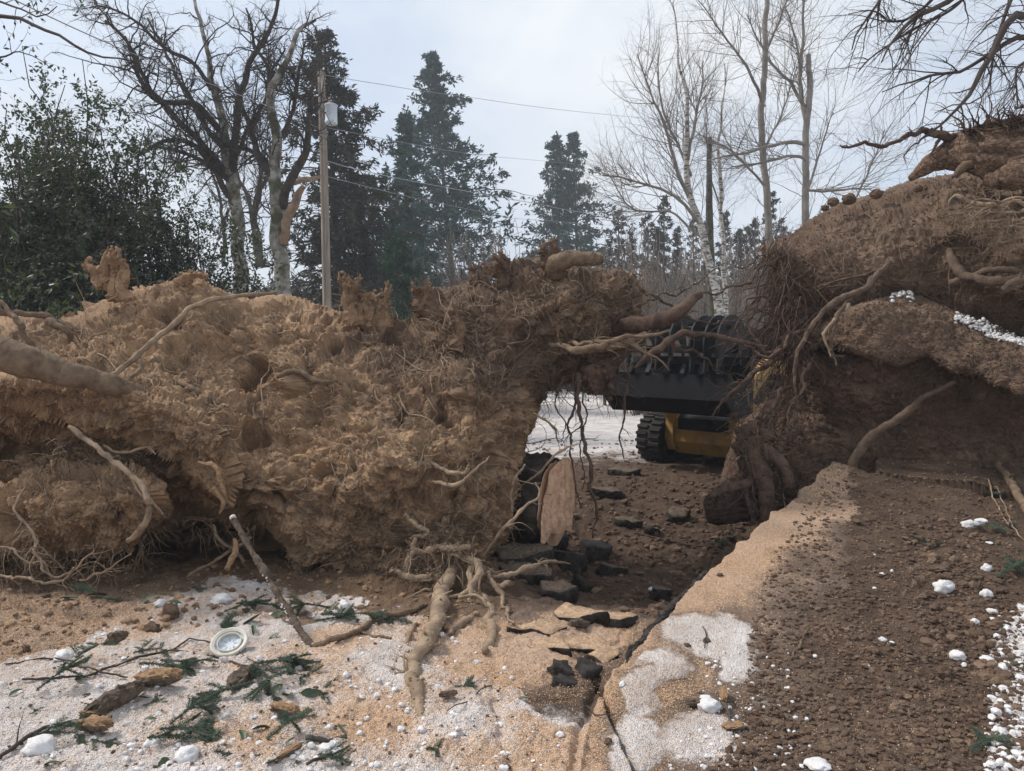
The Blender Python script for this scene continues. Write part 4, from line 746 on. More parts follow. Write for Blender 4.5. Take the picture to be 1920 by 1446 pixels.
b = nb(); box(b, -.46, .46, .3, 2.2, .30, 1.15); bmobj('body', b, M['black_b'], LD, .03)
def track(s):
    r, zc, yf, yb = .34, .37, -.20, 1.75; prof = []
    for a in np.linspace(-90, 90, 14): prof.append((yb+r*math.cos(math.radians(a)), zc+r*math.sin(math.radians(a))))
    for a in np.linspace(90, 270, 14): prof.append((yf+r*math.cos(math.radians(a))-.0, zc+r*math.sin(math.radians(a))))
    cx_ = s*.80; t = bmobj('track', prism(nb(), prof, cx_-.2, cx_+.2), M['rubber'], LD, .01)
    b = nb(); pr = np.array(prof+[prof[0]]); d = np.concatenate([[0], np.cumsum(np.hypot(*np.diff(pr, axis=0).T))]); cen = np.array([(yf+yb)/2, zc])
    for q in np.arange(0, d[-1], .105):
        y = np.interp(q, d, pr[:, 0]); z = np.interp(q, d, pr[:, 1]); y2 = np.interp(q+.03, d, pr[:, 0]); z2 = np.interp(q+.03, d, pr[:, 1]); t2 = np.array([y2-y, z2-z]); t2 /= max(np.hypot(*t2), 1e-6); nrm_ = np.array([t2[1], -t2[0]])
        for (xa, xb, sh) in ((-.2, -.02, 0), (.02, .2, .045)):
            p = np.array([y, z])+t2*sh; P4 = [p-t2*.026-nrm_*.01, p-t2*.02+nrm_*.034, p+t2*.02+nrm_*.034, p+t2*.026-nrm_*.01]; prism(b, [tuple(v) for v in P4], cx_+xa, cx_+xb)
    bmobj('tread_bars', b, M['rubber'], t)
    b = nb()
    for y in np.linspace(yf, yb, 6): cyl(b, (cx_-.205, y, zc-.14), (cx_+.205, y, zc-.14), .11)
    cyl(b, (cx_-.21, yb, zc), (cx_+.21, yb, zc), .26); bmobj('rollers', b, M['black'], t)
track(-1); track(1)
b = nb(); prism(b, [(.35, 1.1), (.45, 2.05), (1.5, 2.1), (1.75, 1.1)], -.40, .40); cab = bmobj('cab', b, M['black'], LD, .03)
b = nb(); box(b, -.33, .33, .36, .39, 1.2, 1.95); bmobj('windscreen', b, M['glass'], cab)
for x in (-.41, .41):
    b = nb(); box(b, x-.006, x+.006, .46, 1.42, 1.22, 1.25)
    for k in range(9): box(b, x-.012, x+.012, .5+k*.11, .515+k*.11, 1.25, 1.95)
    bmobj('cab_grille', b, M['black_b'], cab)
b = nb(); prism(b, [(1.7, .5), (1.7, 1.35), (2.5, 1.25), (2.5, .5)], -.5, .5); eng = bmobj('engine_hood', b, M['yellow'], LD, .04)
for s in (-1, 1):
    arm = bmobj('lift_arm', prism(nb(), [(2.3, 1.30), (2.3, 1.52), (.2, 1.60), (-.50, 1.10), (-.62, .86), (-.42, .84), (-.15, 1.12), (.3, 1.40)], s*.66-.06, s*.66+.06), M['yellow'], LD, .012)
    b = nb(); cyl(b, (s*.66, 1.6, .9), (s*.66, .7, 1.38), .045); bmobj('cylinder', b, M['black_b'], arm)
    b = nb(); cyl(b, (s*.30, .05, 1.0), (s*.26, -.8, 1.3), .04); bmobj('tilt_cylinder', b, M['black_b'], LD)
for s in (-1, 1):
    b = nb(); box(b, s*.34-.07, s*.34+.07, .36, .40, 1.98, 2.06); bmobj('headlight', b, M['glass'], cab)
b = nb(); box(b, -.50, .50, -.72, -.45, .84, 1.15); bmobj('quick_coupler', b, M['black'], LD, .02)
b = nb()
for k, (dx, w) in enumerate([(0, .03), (.045, .03), (.09, .03), (.135, .02)]):
    box(b, -.27+dx, -.27+dx+.008, -.302, -.298, .735, .775); box(b, -.27+dx, -.27+dx+w, -.302, -.298, .768 if k % 2 else .75, .775 if k % 2 else .757)
wm = bmobj('scrawled_mark', b, M['white'], LD); wm.rotation_euler = (0, 0, 0); wm.location = (0, -.045, -.06)
# bucket, tilted: opening up and towards us
BK = bmesh.new(); w = .93
t_ = .02; outer = [(-.75, .80), (-1.25, .84), (-1.48, 1.05), (-1.40, 1.38), (-1.375, 1.375), (-1.45, 1.06), (-1.24, .865), (-.77, .825)]
prism(BK, outer, -w, w)
prism(BK, [(-.75, .80), (-.73, 1.55), (-.77, 1.55), (-.79, .82)], -w, w)
bucket = bmobj('bucket', BK, M['black'], LD)
for s in (-1, 1):
    prof = [(-.74, .80), (-1.25, .83), (-1.49, 1.05), (-1.40, 1.40)]+[(-1.08+.34*math.cos(a), 1.50+.24*math.sin(a)) for a in np.linspace(math.radians(205), math.radians(335), 9)]+[(-.74, 1.62)]
    bmobj('side_plate', prism(nb(), prof, s*w-.015, s*w+.015), M['black_b'], bucket)
for k in range(7):
    x = -.8+k*1.6/6; bmobj('tooth', prism(nb(), [(-1.41, 1.34), (-1.43, 1.39), (-1.36, 1.52), (-1.37, 1.36)], x-.03, x+.03), M['black_b'], bucket)
b = nb(); box(b, -w, w, -.80, -.68, 1.50, 1.62); bmobj('top_rail', b, M['black_b'], bucket, .015)
gp = nb(); box(gp, -.86, .86, -1.02, -.92, 1.66, 1.76); gr_ = bmobj('grapple_rail', gp, M['black_b'], LD, .012)
b = nb(); cyl(b, (-.86, -1.2, 1.99), (.86, -1.2, 1.99), .028); cyl(b, (-.8, -.95, 2.05), (.8, -.95, 2.05), .02); bmobj('cross_tube', b, M['black_b'], gr_)
for x in (-.78, -.56, -.10, .10, .42, .62, .80):
    prof = [(-.78+.0, 1.60)]+[(-1.10+.40*math.cos(a), 1.74+.45*math.sin(a)) for a in np.linspace(math.radians(0), math.radians(200), 22)]+[(-1.50, 1.42), (-1.44, 1.44)]+[(-1.10+.30*math.cos(a), 1.70+.20*math.sin(a)) for a in np.linspace(math.radians(200), math.radians(20), 14)]
    if x in (.62, .80, .42): prof = [(-1.10+.42*math.cos(a), 1.76+.40*math.sin(a)) for a in np.linspace(math.radians(-5), math.radians(205), 26)]+[(-1.50, 1.40), (-1.42, 1.42), (-1.3, 1.66)]
    bmobj('grapple_tine', prism(nb(), prof, x-.012, x+.012), M['black_b'], gr_)

# ---------------------------------------------------------------- fallen logs
def log(name, label, a, b, r, cutm=True, ex=1., tilt=None, barkm='bark_dark', rough=.16, n=70, s=72, cat='log'):
    a, b = np.array(a, float), np.array(b, float); L = np.linalg.norm(b-a); root = empty(name, a, label, cat)
    Q = resample([a, (a+b)/2+[0, 0, .0], b], n)[None]; R = np.full((1, n), r); V, fs = tubes(Q, R, s)
    c = np.repeat(Q[0], s, 0); d = V-c; d = d*np.array([1, 1, 1.]); ax = (b-a)/L; up = np.array([0, 0, 1.]); e1 = np.cross(ax, up); e1 /= np.linalg.norm(e1); e2 = np.cross(e1, ax); an = np.arctan2(d@e2, d@e1); l = (c-a)@ax
    q = np.stack([np.cos(an)*4, np.sin(an)*4, l*1.3], -1); f = 1+rough*(fbm(q, 1.4, 4, .6, 3, ridge=True)-.5)*np.minimum(1, np.minimum(l, L-l)*12+.15)+.05*fbm(q, .5, 2)
    V = c+d*f[:, None]; part('bark', V, fs[:1], M[barkm], root)
    for (cc, sg, k) in ((b, 1, 1), (a, -1, 0)):
        rr_ = np.linspace(0, 1, 16)[:, None, None]; th = np.linspace(0, 2*math.pi, 72, endpoint=False); ring = V.reshape(n, s, 3)[-1 if k else 0]
        D = cc+(ring-cc)[None]*rr_*.965; qq = D.reshape(-1, 3); D = qq+ax*sg*(.004+.010*fbm(qq, 5, 3))[:, None]
        ii = np.arange(16*s).reshape(16, s); nn = np.roll(ii, -1, 1); Fq = np.stack([ii[:-1], nn[:-1], nn[1:], ii[1:]], -1).reshape(-1, 4)
        part('cut_face', D, [Fq], M['wood'], root)
    return root
fc = P(1040, 945, 7.0)
log('cut_log', 'thick bark log with a pale orange sawn end face, lying under the arch of soil', fc+np.array([-1.9, .95, -.02]), fc, .40)
sl_ = Mass([(1043, 868), (1060, 858), (1078, 866), (1080, 905), (1076, 950), (1071, 1000), (1058, 996), (1046, 1004), (1034, 1000), (1022, 1022), (1014, 1018), (1013, 985), (1020, 930), (1030, 885)], [(1020, 1000, 6.62), (1045, 940, 6.78), (1070, 880, 6.93), (1075, 990, 6.86), (1035, 880, 6.80)], 1.6, 5, .015, .10, lambda q: .018*fbm(q*np.array([9, 9, 1.2]), 1, 4, .6, 3., ridge=True)+.006*fbm(q, 20, 3))
part('split_face', sl_.V, [sl_.F], M['wood'], bpy.data.objects['cut_log'], smooth=False)
log('bark_log', 'dark furrowed bark log lying half buried in the pit in front of the small stump', P(1325, 958, 7.75), P(1470, 940, 7.45), .12, barkm='root_dark', rough=.3)

# ---------------------------------------------------------------- broken paving
def slab(px, py, w, d, h, rz, tilt, top, label, dz=0., name='asphalt_chunk', grp='broken asphalt chunks'):
    if py < 1130: w, d, h, dz = w*1.2, d*1.2, h*1.25, dz+.03
    n = rng.integers(5, 8); a = np.sort(np.linspace(0, 6.28, n, endpoint=False)+rng.normal(size=n)*.22); c = np.stack([np.cos(a)*w/2, np.sin(a)*d/2], -1)*(1+.15*rng.normal(size=(n, 1)))
    bm = bmesh.new(); vb = [bm.verts.new((x*1.03, y*1.03, -h)) for x, y in c]; vt = [bm.verts.new((x, y, 0)) for x, y in c]; bm.faces.new(vt); bm.faces.new(vb[::-1])
    for i in range(n): bm.faces.new((vb[i], vb[(i+1) % n], vt[(i+1) % n], vt[i]))
    bmesh.ops.triangulate(bm, faces=bm.faces[:]); 
    for _ in range(4):
        ed = [e for e in bm.edges if e.calc_length() > .035]
        if ed: bmesh.ops.subdivide_edges(bm, edges=ed, cuts=1)
    bmesh.ops.triangulate(bm, faces=bm.faces[:]); bm.normal_update()
    co = np.array([v.co[:] for v in bm.verts]); nr = np.array([v.normal[:] for v in bm.verts]); off = rng.random()*40
    side = 1-np.clip(nr[:, 2:3], 0, 1); dsp = (.012*fbm(co, 12, 4, .65, off))[:, None]*(.5+1.4*side); co2 = co+nr*dsp+np.stack([fbm(co, 6, 2, .5, off+k) for k in (5, 9, 13)], -1)*.018
    tr = bm.verts[:]; [setattr(v, 'co', Vector(x)) for v, x in zip(tr, co2)]
    for f in bm.faces: f.material_index = 1 if (f.normal.z > .75 and f.calc_center_median().z > -.025) else 0; f.smooth = True
    me = bpy.data.meshes.new(name); bm.to_mesh(me); bm.free(); me.materials.append(M['asphalt']); me.materials.append(top)
    o = bpy.data.objects.new(name, me); COL.objects.link(o); g_ = ground_at(px, py); o.location = (g_[0], g_[1], g_[2]+h*.55+dz); o.rotation_euler = (math.radians(tilt[0]), math.radians(tilt[1]), math.radians(rz)); return tag(o, label, 'asphalt chunk', grp)
AT, AS, AA = M['asphalt_top'], M['asphalt_saw'], M['asphalt']
for a in [(985, 1052, .50, .30, .10, 12, (10, -4), AT, 'long flat asphalt slab with a dusty top, leftmost of the pile below the cut log'),
          (1062, 1062, .36, .30, .16, 30, (-8, 12), AT, 'blocky asphalt chunk leaning in the middle of the pile below the cut log'),
          (1118, 1045, .30, .26, .16, 5, (6, 8), AA, 'black thick asphalt chunk with a broken side, right end of the pile'),
          (1045, 1020, .28, .22, .12, 60, (20, 0), AA, 'dark asphalt chunk standing against the pale cut face of the log'),
          (985, 1085, .42, .22, .09, -8, (14, 6), AT, 'flat asphalt slab lying in front of the leftmost slab'),
          (1148, 1078, .22, .16, .09, 20, (6, 10), AT, 'small rounded asphalt chunk right of the pile'),
          (1045, 1122, .24, .17, .09, -10, (10, 4), AT, 'asphalt chunk with a square dusty top, below the pile'),
          (1098, 1110, .15, .15, .10, 40, (30, 20), AA, 'small black asphalt chunk leaning beside the square topped one'),
          (1240, 1122, .18, .14, .10, 10, (0, 8), AT, 'asphalt chunk sitting alone low in the pit near the bank'),
          (1080, 1158, .34, .24, .07, -20, (8, -6), AS, 'sawdust covered paving piece next to the grey stake'),
          (1150, 1165, .40, .22, .07, 15, (-8, 4), AS, 'sawdust covered paving piece between the grey stake and the bank'),
          (1010, 1185, .40, .26, .06, 10, (4, 6), AS, 'broad pale paving piece tilted beside the foot roots'),
          (1090, 1218, .44, .18, .06, 5, (10, 4), AS, 'wide sawdust covered paving piece above the black crumbs'),
          (1030, 1215, .3, .16, .05, -12, (8, -4), AS, 'sawdust covered paving piece left above the black crumbs'),
          (1135, 1240, .22, .16, .08, 30, (16, -10), AS, 'semicircular paving piece with a black broken rim'),
          (1060, 1262, .16, .12, .07, 0, (10, 30), AA, 'black asphalt crumb, left of two at the lower rim'),
          (1108, 1262, .14, .12, .08, 50, (20, 10), AA, 'black asphalt crumb, right of two at the lower rim'),
          (1065, 1285, .13, .10, .06, 10, (0, 10), AA, 'lowest black asphalt crumb in the cracked paving'),
          (1270, 975, .24, .2, .10, 20, (25, -10), AT, 'dark asphalt chunk on the pit floor left of the bark log'),
          (1180, 985, .26, .14, .06, -10, (10, 5), AT, 'flat brown paving piece on the pit floor'),
          (1168, 890, .40, .22, .08, -15, (10, 0), AT, 'dark flat slab on the pit floor near the loader'),
          (1140, 930, .3, .2, .07, 25, (8, 6), AT, 'dark slab behind the hanging roots'), (1225, 1000, .2, .1, .05, 40, (5, 20), AT, 'narrow brown paving piece left of the bark log')]: slab(*a)
# the broken, black edge of the paving along the bank's lip
E_ = resample(EDGE[3:6], 90); E_ = np.concatenate([E_+np.array([-.012, 0]), H(E_[:, 0]+.03, E_[:, 1])[:, None]-.030], 1); E_ = wig(E_[None], .02, 6)
V, fs = tubes(E_, .022*(1+.3*fbm(E_[0], 9, 3))[None]*np.minimum(np.linspace(.2, 6, 90), 1)[None], 10, gnarl=.2); tag(mesh_np('paving_edge', V, fs, M['asphalt'], smooth=False), 'black broken paving edge running along the sawdust covered lip of the bank', 'paving edge')
# rubble all over the pit floor
def px_pts(n, poly):
    p = np.asarray(poly, float); o = []
    x = rng.uniform(p[:, 0].min(), p[:, 0].max(), n*4); y = rng.uniform(p[:, 1].min(), p[:, 1].max(), n*4); k = in_poly(x, y, p); return x[k][:n], y[k][:n]
_Y = np.concatenate([np.linspace(2.2, 9, 1000), np.linspace(9.02, 16, 200)])
def gnd(xs, ys):
    o = np.zeros((len(xs), 3)); B_s = 4000//len(_Y)*8+8
    for i in range(0, len(xs), 400):
        X = xs[i:i+400]; R = P(X[:, None], ys[i:i+400][:, None], _Y[None]); h = Hc(R[..., 0], R[..., 1]); hit = R[..., 2] <= h; k = np.argmax(hit, 1); k = np.where(hit.any(1), k, -1); q = R[np.arange(len(X)), k]; o[i:i+400] = q
    o[:, 2] = H(o[:, 0], o[:, 1])+snow_lift(o[:, 0], o[:, 1]); return o
# cheap lookup of the ground height for scattering
_gx = np.linspace(-7, 9, 321); _gy = np.linspace(1.5, 16.5, 601); _GX, _GY = np.meshgrid(_gx, _gy); _HZ = H(_GX, _GY)
def Hc(x, y):
    j = np.clip((x+7)/16*320, 0, 319.999); i = np.clip((y-1.5)/15*600, 0, 599.999); j0 = j.astype(int); i0 = i.astype(int); a = j-j0; b = i-i0
    return _HZ[i0, j0]*(1-a)*(1-b)+_HZ[i0, j0+1]*a*(1-b)+_HZ[i0+1, j0]*(1-a)*b+_HZ[i0+1, j0+1]*a*b
def crumbs(name, n, poly, r0, r1, m, pw=3, I=ICO1, amp=.4, flat=.7, tint=None):
    x, y = px_pts(n, poly); c = gnd(x, y); r = r0+(r1-r0)*rng.random(len(c))**pw; rr_ = r[:, None]*np.array([1, 1, flat])*(.7+.6*rng.random((len(c), 3))); V, F_ = blobs(c+np.array([0, 0, .2])*r[:, None], rr_, I, amp)
    o = mesh_np(name, V, F_, m, smooth=False, attrs={'tint': np.repeat(np.clip(.3+.4*rng.normal(size=len(c)), 0, 1), len(I[0]))}); o['kind'] = 'stuff'; return o
PIT = [(990, 830), (1200, 800), (1400, 870), (1440, 950), (1330, 1055), (1230, 1165), (1130, 1130), (960, 1090), (950, 1000)]
BANK = [(1550, 880), (1700, 840), (1900, 870), (1940, 1446), (1330, 1460), (1420, 1310), (1400, 1200), (1440, 1060)]
crumbs('rubble', 6000, PIT, .004, .045, M['soil_dark'], 6)
crumbs('soil_crumbs', 15000, BANK, .002, .020, M['soil_dark'], 4)
crumbs('soil_crumbs', 900, [(1690, 980), (1880, 960), (1890, 1300), (1720, 1200)], .006, .034, M['soil_dark'], 4, ICO2, .3)
crumbs('soil_crumbs', 250, [(1400, 1180), (1460, 1200), (1500, 1446), (1400, 1446)], .005, .022, M['soil_dark'], 3)
crumbs('soil_crumbs', 1500, [(-20, 1060), (560, 1060), (900, 1110), (900, 1160), (560, 1150), (200, 1200), (-20, 1240)], .003, .030, M['soil_tan'], 6)
crumbs('soil_crumbs', 500, [(0, 1240), (900, 1180), (1080, 1446), (0, 1446)], .002, .010, M['soil_dark'], 2)
crumbs('snow_crumbs', 1300, [(-20, 1260), (200, 1180), (420, 1100), (640, 1150), (930, 1200), (1080, 1446), (-20, 1460)], .002, .018, M['snow'], 5, ICO2, .28)
crumbs('snow_crumbs', 350, [(1860, 1160), (1950, 1120), (1950, 1460), (1845, 1460)], .004, .024, M['snow'], 3, ICO2, .25)
crumbs('snow_crumbs', 400, [(1330, 1230), (1460, 1150), (1540, 1446), (1250, 1446)], .002, .014, M['snow'], 4, ICO2, .3)
# sawdust flakes
def flakes(n, poly, m, s0=.003, s1=.011):
    x, y = px_pts(n, poly); c = gnd(x, y); c[:, 2] += .002+.004*rng.random(len(c)); d = rng.normal(size=(len(c), 3))*np.array([1, 1, .35]); return cards(c, d, s0+(s1-s0)*rng.random(len(c))**2, .002+.005*rng.random(len(c)), .1)
g = Geo()
for (n, pl) in [(15000, [(1232, 1168), (1330, 1062), (1440, 962), (1560, 872), (1600, 900), (1480, 1040), (1400, 1150), (1330, 1290), (1250, 1330), (1190, 1330), (1110, 1446), (1085, 1446), (1110, 1345), (1165, 1255)]), (7000, [(870, 1190), (1100, 1140), (1220, 1190), (1150, 1300), (1010, 1330), (900, 1290)]), (7000, [(-10, 1260), (500, 1180), (1080, 1250), (1080, 1446), (-10, 1446)]), (6000, [(-20, 1110), (330, 1090), (560, 1110), (300, 1180), (-20, 1260)]), (3500, BANK), (2500, [(1190, 1330), (1400, 1260), (1450, 1446), (1130, 1446)])]:
    g.add(*flakes(n, pl, None))
g.build('sawdust', M['saw'], smooth=False)['kind'] = 'stuff'

# ---------------------------------------------------------------- snow lumps, stones, wood, leaves, sprigs, sticks
def lump(px, py, r, m, name, label, cat, grp, amp=.25, sq=(1, 1, .7), I=ICO3):
    V0, F0 = I; o = rng.random(3)*40; c = gnd(np.array([px]), np.array([py]))[0]
    V = V0*(1+(amp*1.3*fbm(V0, 1.6, 3, .5, o[0])+.14*(.5-worley(V0, 2.2, o[0])))[:, None])*r*.85*np.array(sq)*(1+.22*rng.normal(size=3)); a = rng.random()*6.28; V = V@np.array([[math.cos(a), -math.sin(a), 0], [math.sin(a), math.cos(a), 0], [0, 0, 1]]).T
    ob = mesh_np(name, V, [F0], m, attrs={'tint': np.full(len(V), .3)}); ob.location = c+np.array([0, 0, r*.25]); return tag(ob, label, cat, grp)
SG = 'loose lumps of snow'
for (x, y, r, l) in [(1795, 1235, .050, 'large oval white snow lump alone on the brown bank'), (1655, 1202, .028, 'white snow lump with a small twin on the middle of the bank'), (1672, 1206, .014, 'tiny white snow lump touching a bigger one mid bank'),
    (1535, 1440, .045, 'bright snow lump cut by the bottom edge of the photo, on the bank'), (1330, 1330, .055, 'broken snow lump beside the splintered stick on the bank'), (1325, 1318, .035, 'small snow block resting behind the broken snow lump'), (1167, 1287, .026, 'small round snow ball at the crack rim'),
    (1820, 988, .06, 'long flat snow lump with dirt on it, high on the bank'), (1840, 980, .045, 'snow piece adjoining the long flat one high on the bank'), (1770, 1108, .07, 'wide flat dirty snow lump right of the soil clods'), (1850, 1120, .06, 'curled snow piece close to the snow strip'), (1860, 1148, .035, 'snow piece just above the snow strip'),
    (1855, 1020, .03, 'snow chip high at the right edge of the bank'), (1850, 1070, .05, 'snow chip between branch litter and clods'), (1828, 1170, .03, 'snow chip beneath the curled snow piece'), (1808, 1250, .018, 'tiny snow chip beside the large oval lump'),
    (1850, 1240, .035, 'snow knob next to the start of the bright snow strip'), (1528, 1232, .018, 'snow bead on the left half of the bank'), (1628, 1250, .014, 'snow bead below the twin lumps'), (1640, 1042, .012, 'snow bead upper of a pair on the bank'), (1654, 1078, .016, 'snow bead lower of a pair on the bank'), (1672, 1072, .014, 'snow bead right of the lower one of a pair'),
    (1640, 1105, .012, 'snow bead alone in the mid bank'), (1690, 1340, .012, 'snow bead alone low on the bank'), (1220, 1108, .035, 'pale ice lump on the dark pit floor'),
    (300, 1135, .05, 'snow lump at the top left of the debris, by brown bark'), (415, 1130, .055, 'snow lump left of the leaning branch'), (645, 1145, .05, 'bluish snow lump in shade under the root plate'), (120, 1240, .05, 'snow lump at the left rim of the snow'),
    (75, 1415, .06, 'white snow lump near the bottom left corner'), (350, 1425, .05, 'snow lump at the bottom edge between green sprigs'), (290, 1400, .035, 'snow lump between leaves at the bottom'), (650, 1272, .022, 'white snow lump in the middle of the sawdust'), (710, 1285, .020, 'snow lump between the foot root and the middle one'), (822, 1253, .012, 'snow ball near the tip of the foot root'),
    (617, 1370, .022, 'snow lump below the orange sawdust patch'), (675, 1378, .020, 'angular snow lump on the orange sawdust patch'), (610, 1410, .026, 'snow lump left in the row by the dark stick'), (630, 1415, .024, 'snow lump right in the row by the dark stick'), (765, 1332, .012, 'small snow ball left of the foot root tip'), (752, 1370, .02, 'flat snow lump left of the root tip'),
    (1050, 1385, .02, 'snow chip by the thin crack'), (790, 1378, .018, 'snow chip under the root tip'), (740, 1290, .012, 'small white lump beside dark bark bits')]:
    lump(x, y, r, M['snow'], 'snow_lump', l, 'snow lump', SG)
for (x, y, r, l) in [(1770, 1270, .06, 'big rough brown clod below the large oval snow lump'), (1716, 1290, .04, 'brown clod left of the big rough clod'), (1605, 980, .035, 'brown clod in the pair near the bank top, left one'), (1625, 978, .035, 'brown clod in the pair near the bank top, right one'), (1520, 1002, .025, 'small brown clod left on the upper bank'), (1760, 1070, .07, 'large brown clod among snow chips'), (1640, 1225, .035, 'brown clod under the twin snow lumps'),
    (1325, 1208, .022, 'dark stone on the snow patch'), (1288, 1212, .018, 'brown lump left of the dark stone on snow'), (1416, 1358, .035, 'dark clod near the bottom of the bank'), (1885, 1412, .026, 'dark stone on the edge of the snow strip'), (1140, 1393, .020, 'brown stone beside the long crack'), (1835, 1195, .045, 'rough clod touching the snow strip'), (1350, 1080, .022, 'clod on the sawdust rim of the bank'), (50, 1222, .03, 'brown pebble on the tan sawdust at left'), (1890, 1270, .03, 'clod on the edge of snow at right'), (1450, 1190, .028, 'clod at the right rim of the snow patch'), (320, 1155, .07, 'reddish brown clod between snow lumps'), (285, 1185, .05, 'reddish brown clod nearer to the left'), (1250, 1018, .05, 'clod on the pit floor')]:
    lump(x, y, r, M['soil_dark'], 'soil_clod', l, 'clod', 'loose soil clods', .35, (1, 1, .75))
def chunk(px, py, L, w, h, rz, label, split=True, tilt=0):
    """split piece of wood: bark part and orange split face"""
    c = gnd(np.array([px]), np.array([py]))[0]; root = empty('wood_chunk', c+np.array([0, 0, .01]), label, 'wood chunk', 'split wood pieces'); root.rotation_euler = (0, math.radians(tilt), math.radians(rz))
    n, s = 24, 22; x = np.linspace(-L/2, L/2, n); th = np.linspace(0, 2*math.pi, s, endpoint=False); V = []; off = rng.random()*30
    for i, xx in enumerate(x):
        e = 1-.45*abs(2*xx/L)**4; jag = .24*L*np.array([pn(np.array([[t*2, xx*4, off]]))[0] for t in th]); V.append(np.stack([xx+jag*(abs(2*xx/L)**3), np.sign(np.cos(th))*np.abs(np.cos(th))**.7*w/2*e, np.sign(np.sin(th))*np.abs(np.sin(th))**.7*h/2*e+h*.4], -1))
    V = np.array(V).reshape(-1, 3); V[:, 1:] *= (1+.32*fbm(V*np.array([9, 70, 70]), 1, 4, .65, off, ridge=True)-.14)[:, None]
    ii = np.arange(n*s).reshape(n, s); nn = np.roll(ii, -1, 1); Fq = np.stack([ii[:-1], nn[:-1], nn[1:], ii[1:]], -1)
    top = (np.arange(s) < s*.45); fb = Fq[:, ~top].reshape(-1, 4); fw = Fq[:, top].reshape(-1, 4)
    if not split: fb = Fq.reshape(-1, 4)
    def mk(nm, f, m, extra=()):
        u_, inv = np.unique(np.concatenate([f.ravel()]+[np.asarray(e).ravel() for e in extra]), return_inverse=True); k = f.size; fs = [inv[:k].reshape(f.shape)]
        for e in extra: e = np.asarray(e); fs.append(inv[k:k+e.size].reshape(e.shape)); k += e.size
        mesh_np(nm, V[u_], fs, m, root, smooth=False)
    mk('bark', fb, M['bark_chip'], [ii[-1][None], ii[0][::-1][None]] if not split else ())
    if split: mk('split_face', fw, M['wood_orange'], [ii[-1][None], ii[0][::-1][None]])
    return root
chunk(298, 1290, .19, .075, .05, 12, 'flat pale orange split wood piece with grey streaks, lying on the sawdust')
chunk(218, 1328, .26, .065, .06, 62, 'brown barked stick of firewood with a ragged end', False, -6)
chunk(180, 1378, .12, .07, .04, -8, 'bright orange wood chip at the ragged end of the barked stick'); chunk(168, 1350, .08, .03, .02, 5, 'thin reddish wood chip left of the barked stick')
chunk(535, 1345, .13, .05, .035, -20, 'orange wood shard half buried among sprigs'); chunk(545, 1420, .12, .025, .02, 62, 'narrow orange splinter by the bottom edge'); chunk(1357, 1312, .12, .03, .03, 80, 'pale splintered stick next to the broken snow lump')
chunk(1302, 1325, .07, .04, .02, 10, 'dark red bark piece left of the broken snow lump', False); chunk(1375, 1370, .09, .05, .015, 20, 'orange brown dry leaf shaped chip'); chunk(1085, 1180, .22, .05, .035, 55, 'grey weathered stake stuck between the paving pieces', False, 14); chunk(840, 1315, .08, .03, .02, 20, 'small brown stick left of the root', False)
chunk(455, 1285, .22, .07, .05, 80, 'shredded reddish bark bundle under green sprigs', False); chunk(220, 1205, .10, .06, .04, 30, 'grey bark lump among snow near the long twig', False)
def stick(name, pts, label, m='twig', subs=4, sl_=.12, cat='stick', grp='sticks on the ground', up=.012):
    p = np.asarray(pts, float); c = gnd(p[:, 0], p[:, 1])+np.array([0, 0, up])
    if p.shape[1] > 3: c[:, 2] += p[:, 3]
    root = c[0]; q = resample(np.concatenate([c, p[:, 2:3]], 1), 40); Q = wig(q[None, :, :3], .012, 8, rng.random()*40); R = q[None, :, 3]; g = Geo().tube(Q-root, R*(1+.1*rng.normal(size=R.shape)), 8)
    if subs: a, b = grow(Q, R, subs, .2, .95, 40, sl_, .4, .5, 7, .12, (0, 0, .0), flat=.8); g.tube(a-root, b, 4)
    o = g.build(name, M[m]); o.location = root; return tag(o, label, cat, grp)
stick('stick', [(42, 1283, .006), (150, 1278, .006), (250, 1240, .006), (320, 1222, .006, ), (355, 1205, .005)], 'long thin dark twig slanting up to the right beneath the plastic ring', subs=3)
stick('stick', [(8, 1253, .003), (100, 1242, .005), (165, 1262, .005), (240, 1276, .004)], 'thin twig crossing the long dark one at the left', subs=2)
stick('stick', [(320, 1222, .005), (400, 1232, .005), (450, 1250, .004), (520, 1270, .003)], 'fine forked twig running under the green sprig', subs=5)
stick('stick', [(355, 1205, .004), (420, 1215, .004), (480, 1245, .003), (530, 1275, .003)], 'fine dark twig arching over the plastic ring', subs=4)
stick('stick', [(0, 1430, .008), (60, 1390, .009), (130, 1365, .006)], 'dark branch entering at the bottom left', subs=4)
stick('stick', [(575, 1398, .011), (610, 1396, .012), (648, 1390, .011)], 'short mossy dark stick above the row of snow lumps', 'bark', 1, .05)
stick('stick', [(575, 1440, .006), (600, 1428, .006), (655, 1412, .004)], 'dark twig near the bottom edge below the short mossy stick', 'bark', 2, .05)
stick('stick', [(838, 1342, .002), (870, 1325, .003), (925, 1290, .003)], 'thin dark twig on pink snow right of the root tip', subs=3, sl_=.06)
stick('stick', [(675, 1192, .009), (700, 1197, .010), (733, 1204, .008)], 'short brown stick lying beneath the elbow branch', 'root', 1, .05)
stick('stick', [(1483, 1242, .004), (1500, 1210, .008), (1515, 1180, .006)], 'brown straw like stick on the bank', 'root', 1, .05)
stick('stick', [(1310, 1305, .004), (1345, 1322, .005), (1350, 1330, .004)], 'dark stick poking into the broken snow lump', subs=1)
stick('stick', [(1318, 1182, .003), (1322, 1200, .004), (1320, 1220, .003)], 'short dark twig lying on the snow patch of the bank', subs=0)
stick('stick', [(1370, 1355, .005), (1362, 1330, .006), (1376, 1380, .003)], 'grey twig below the splintered stick', 'bark', 0)
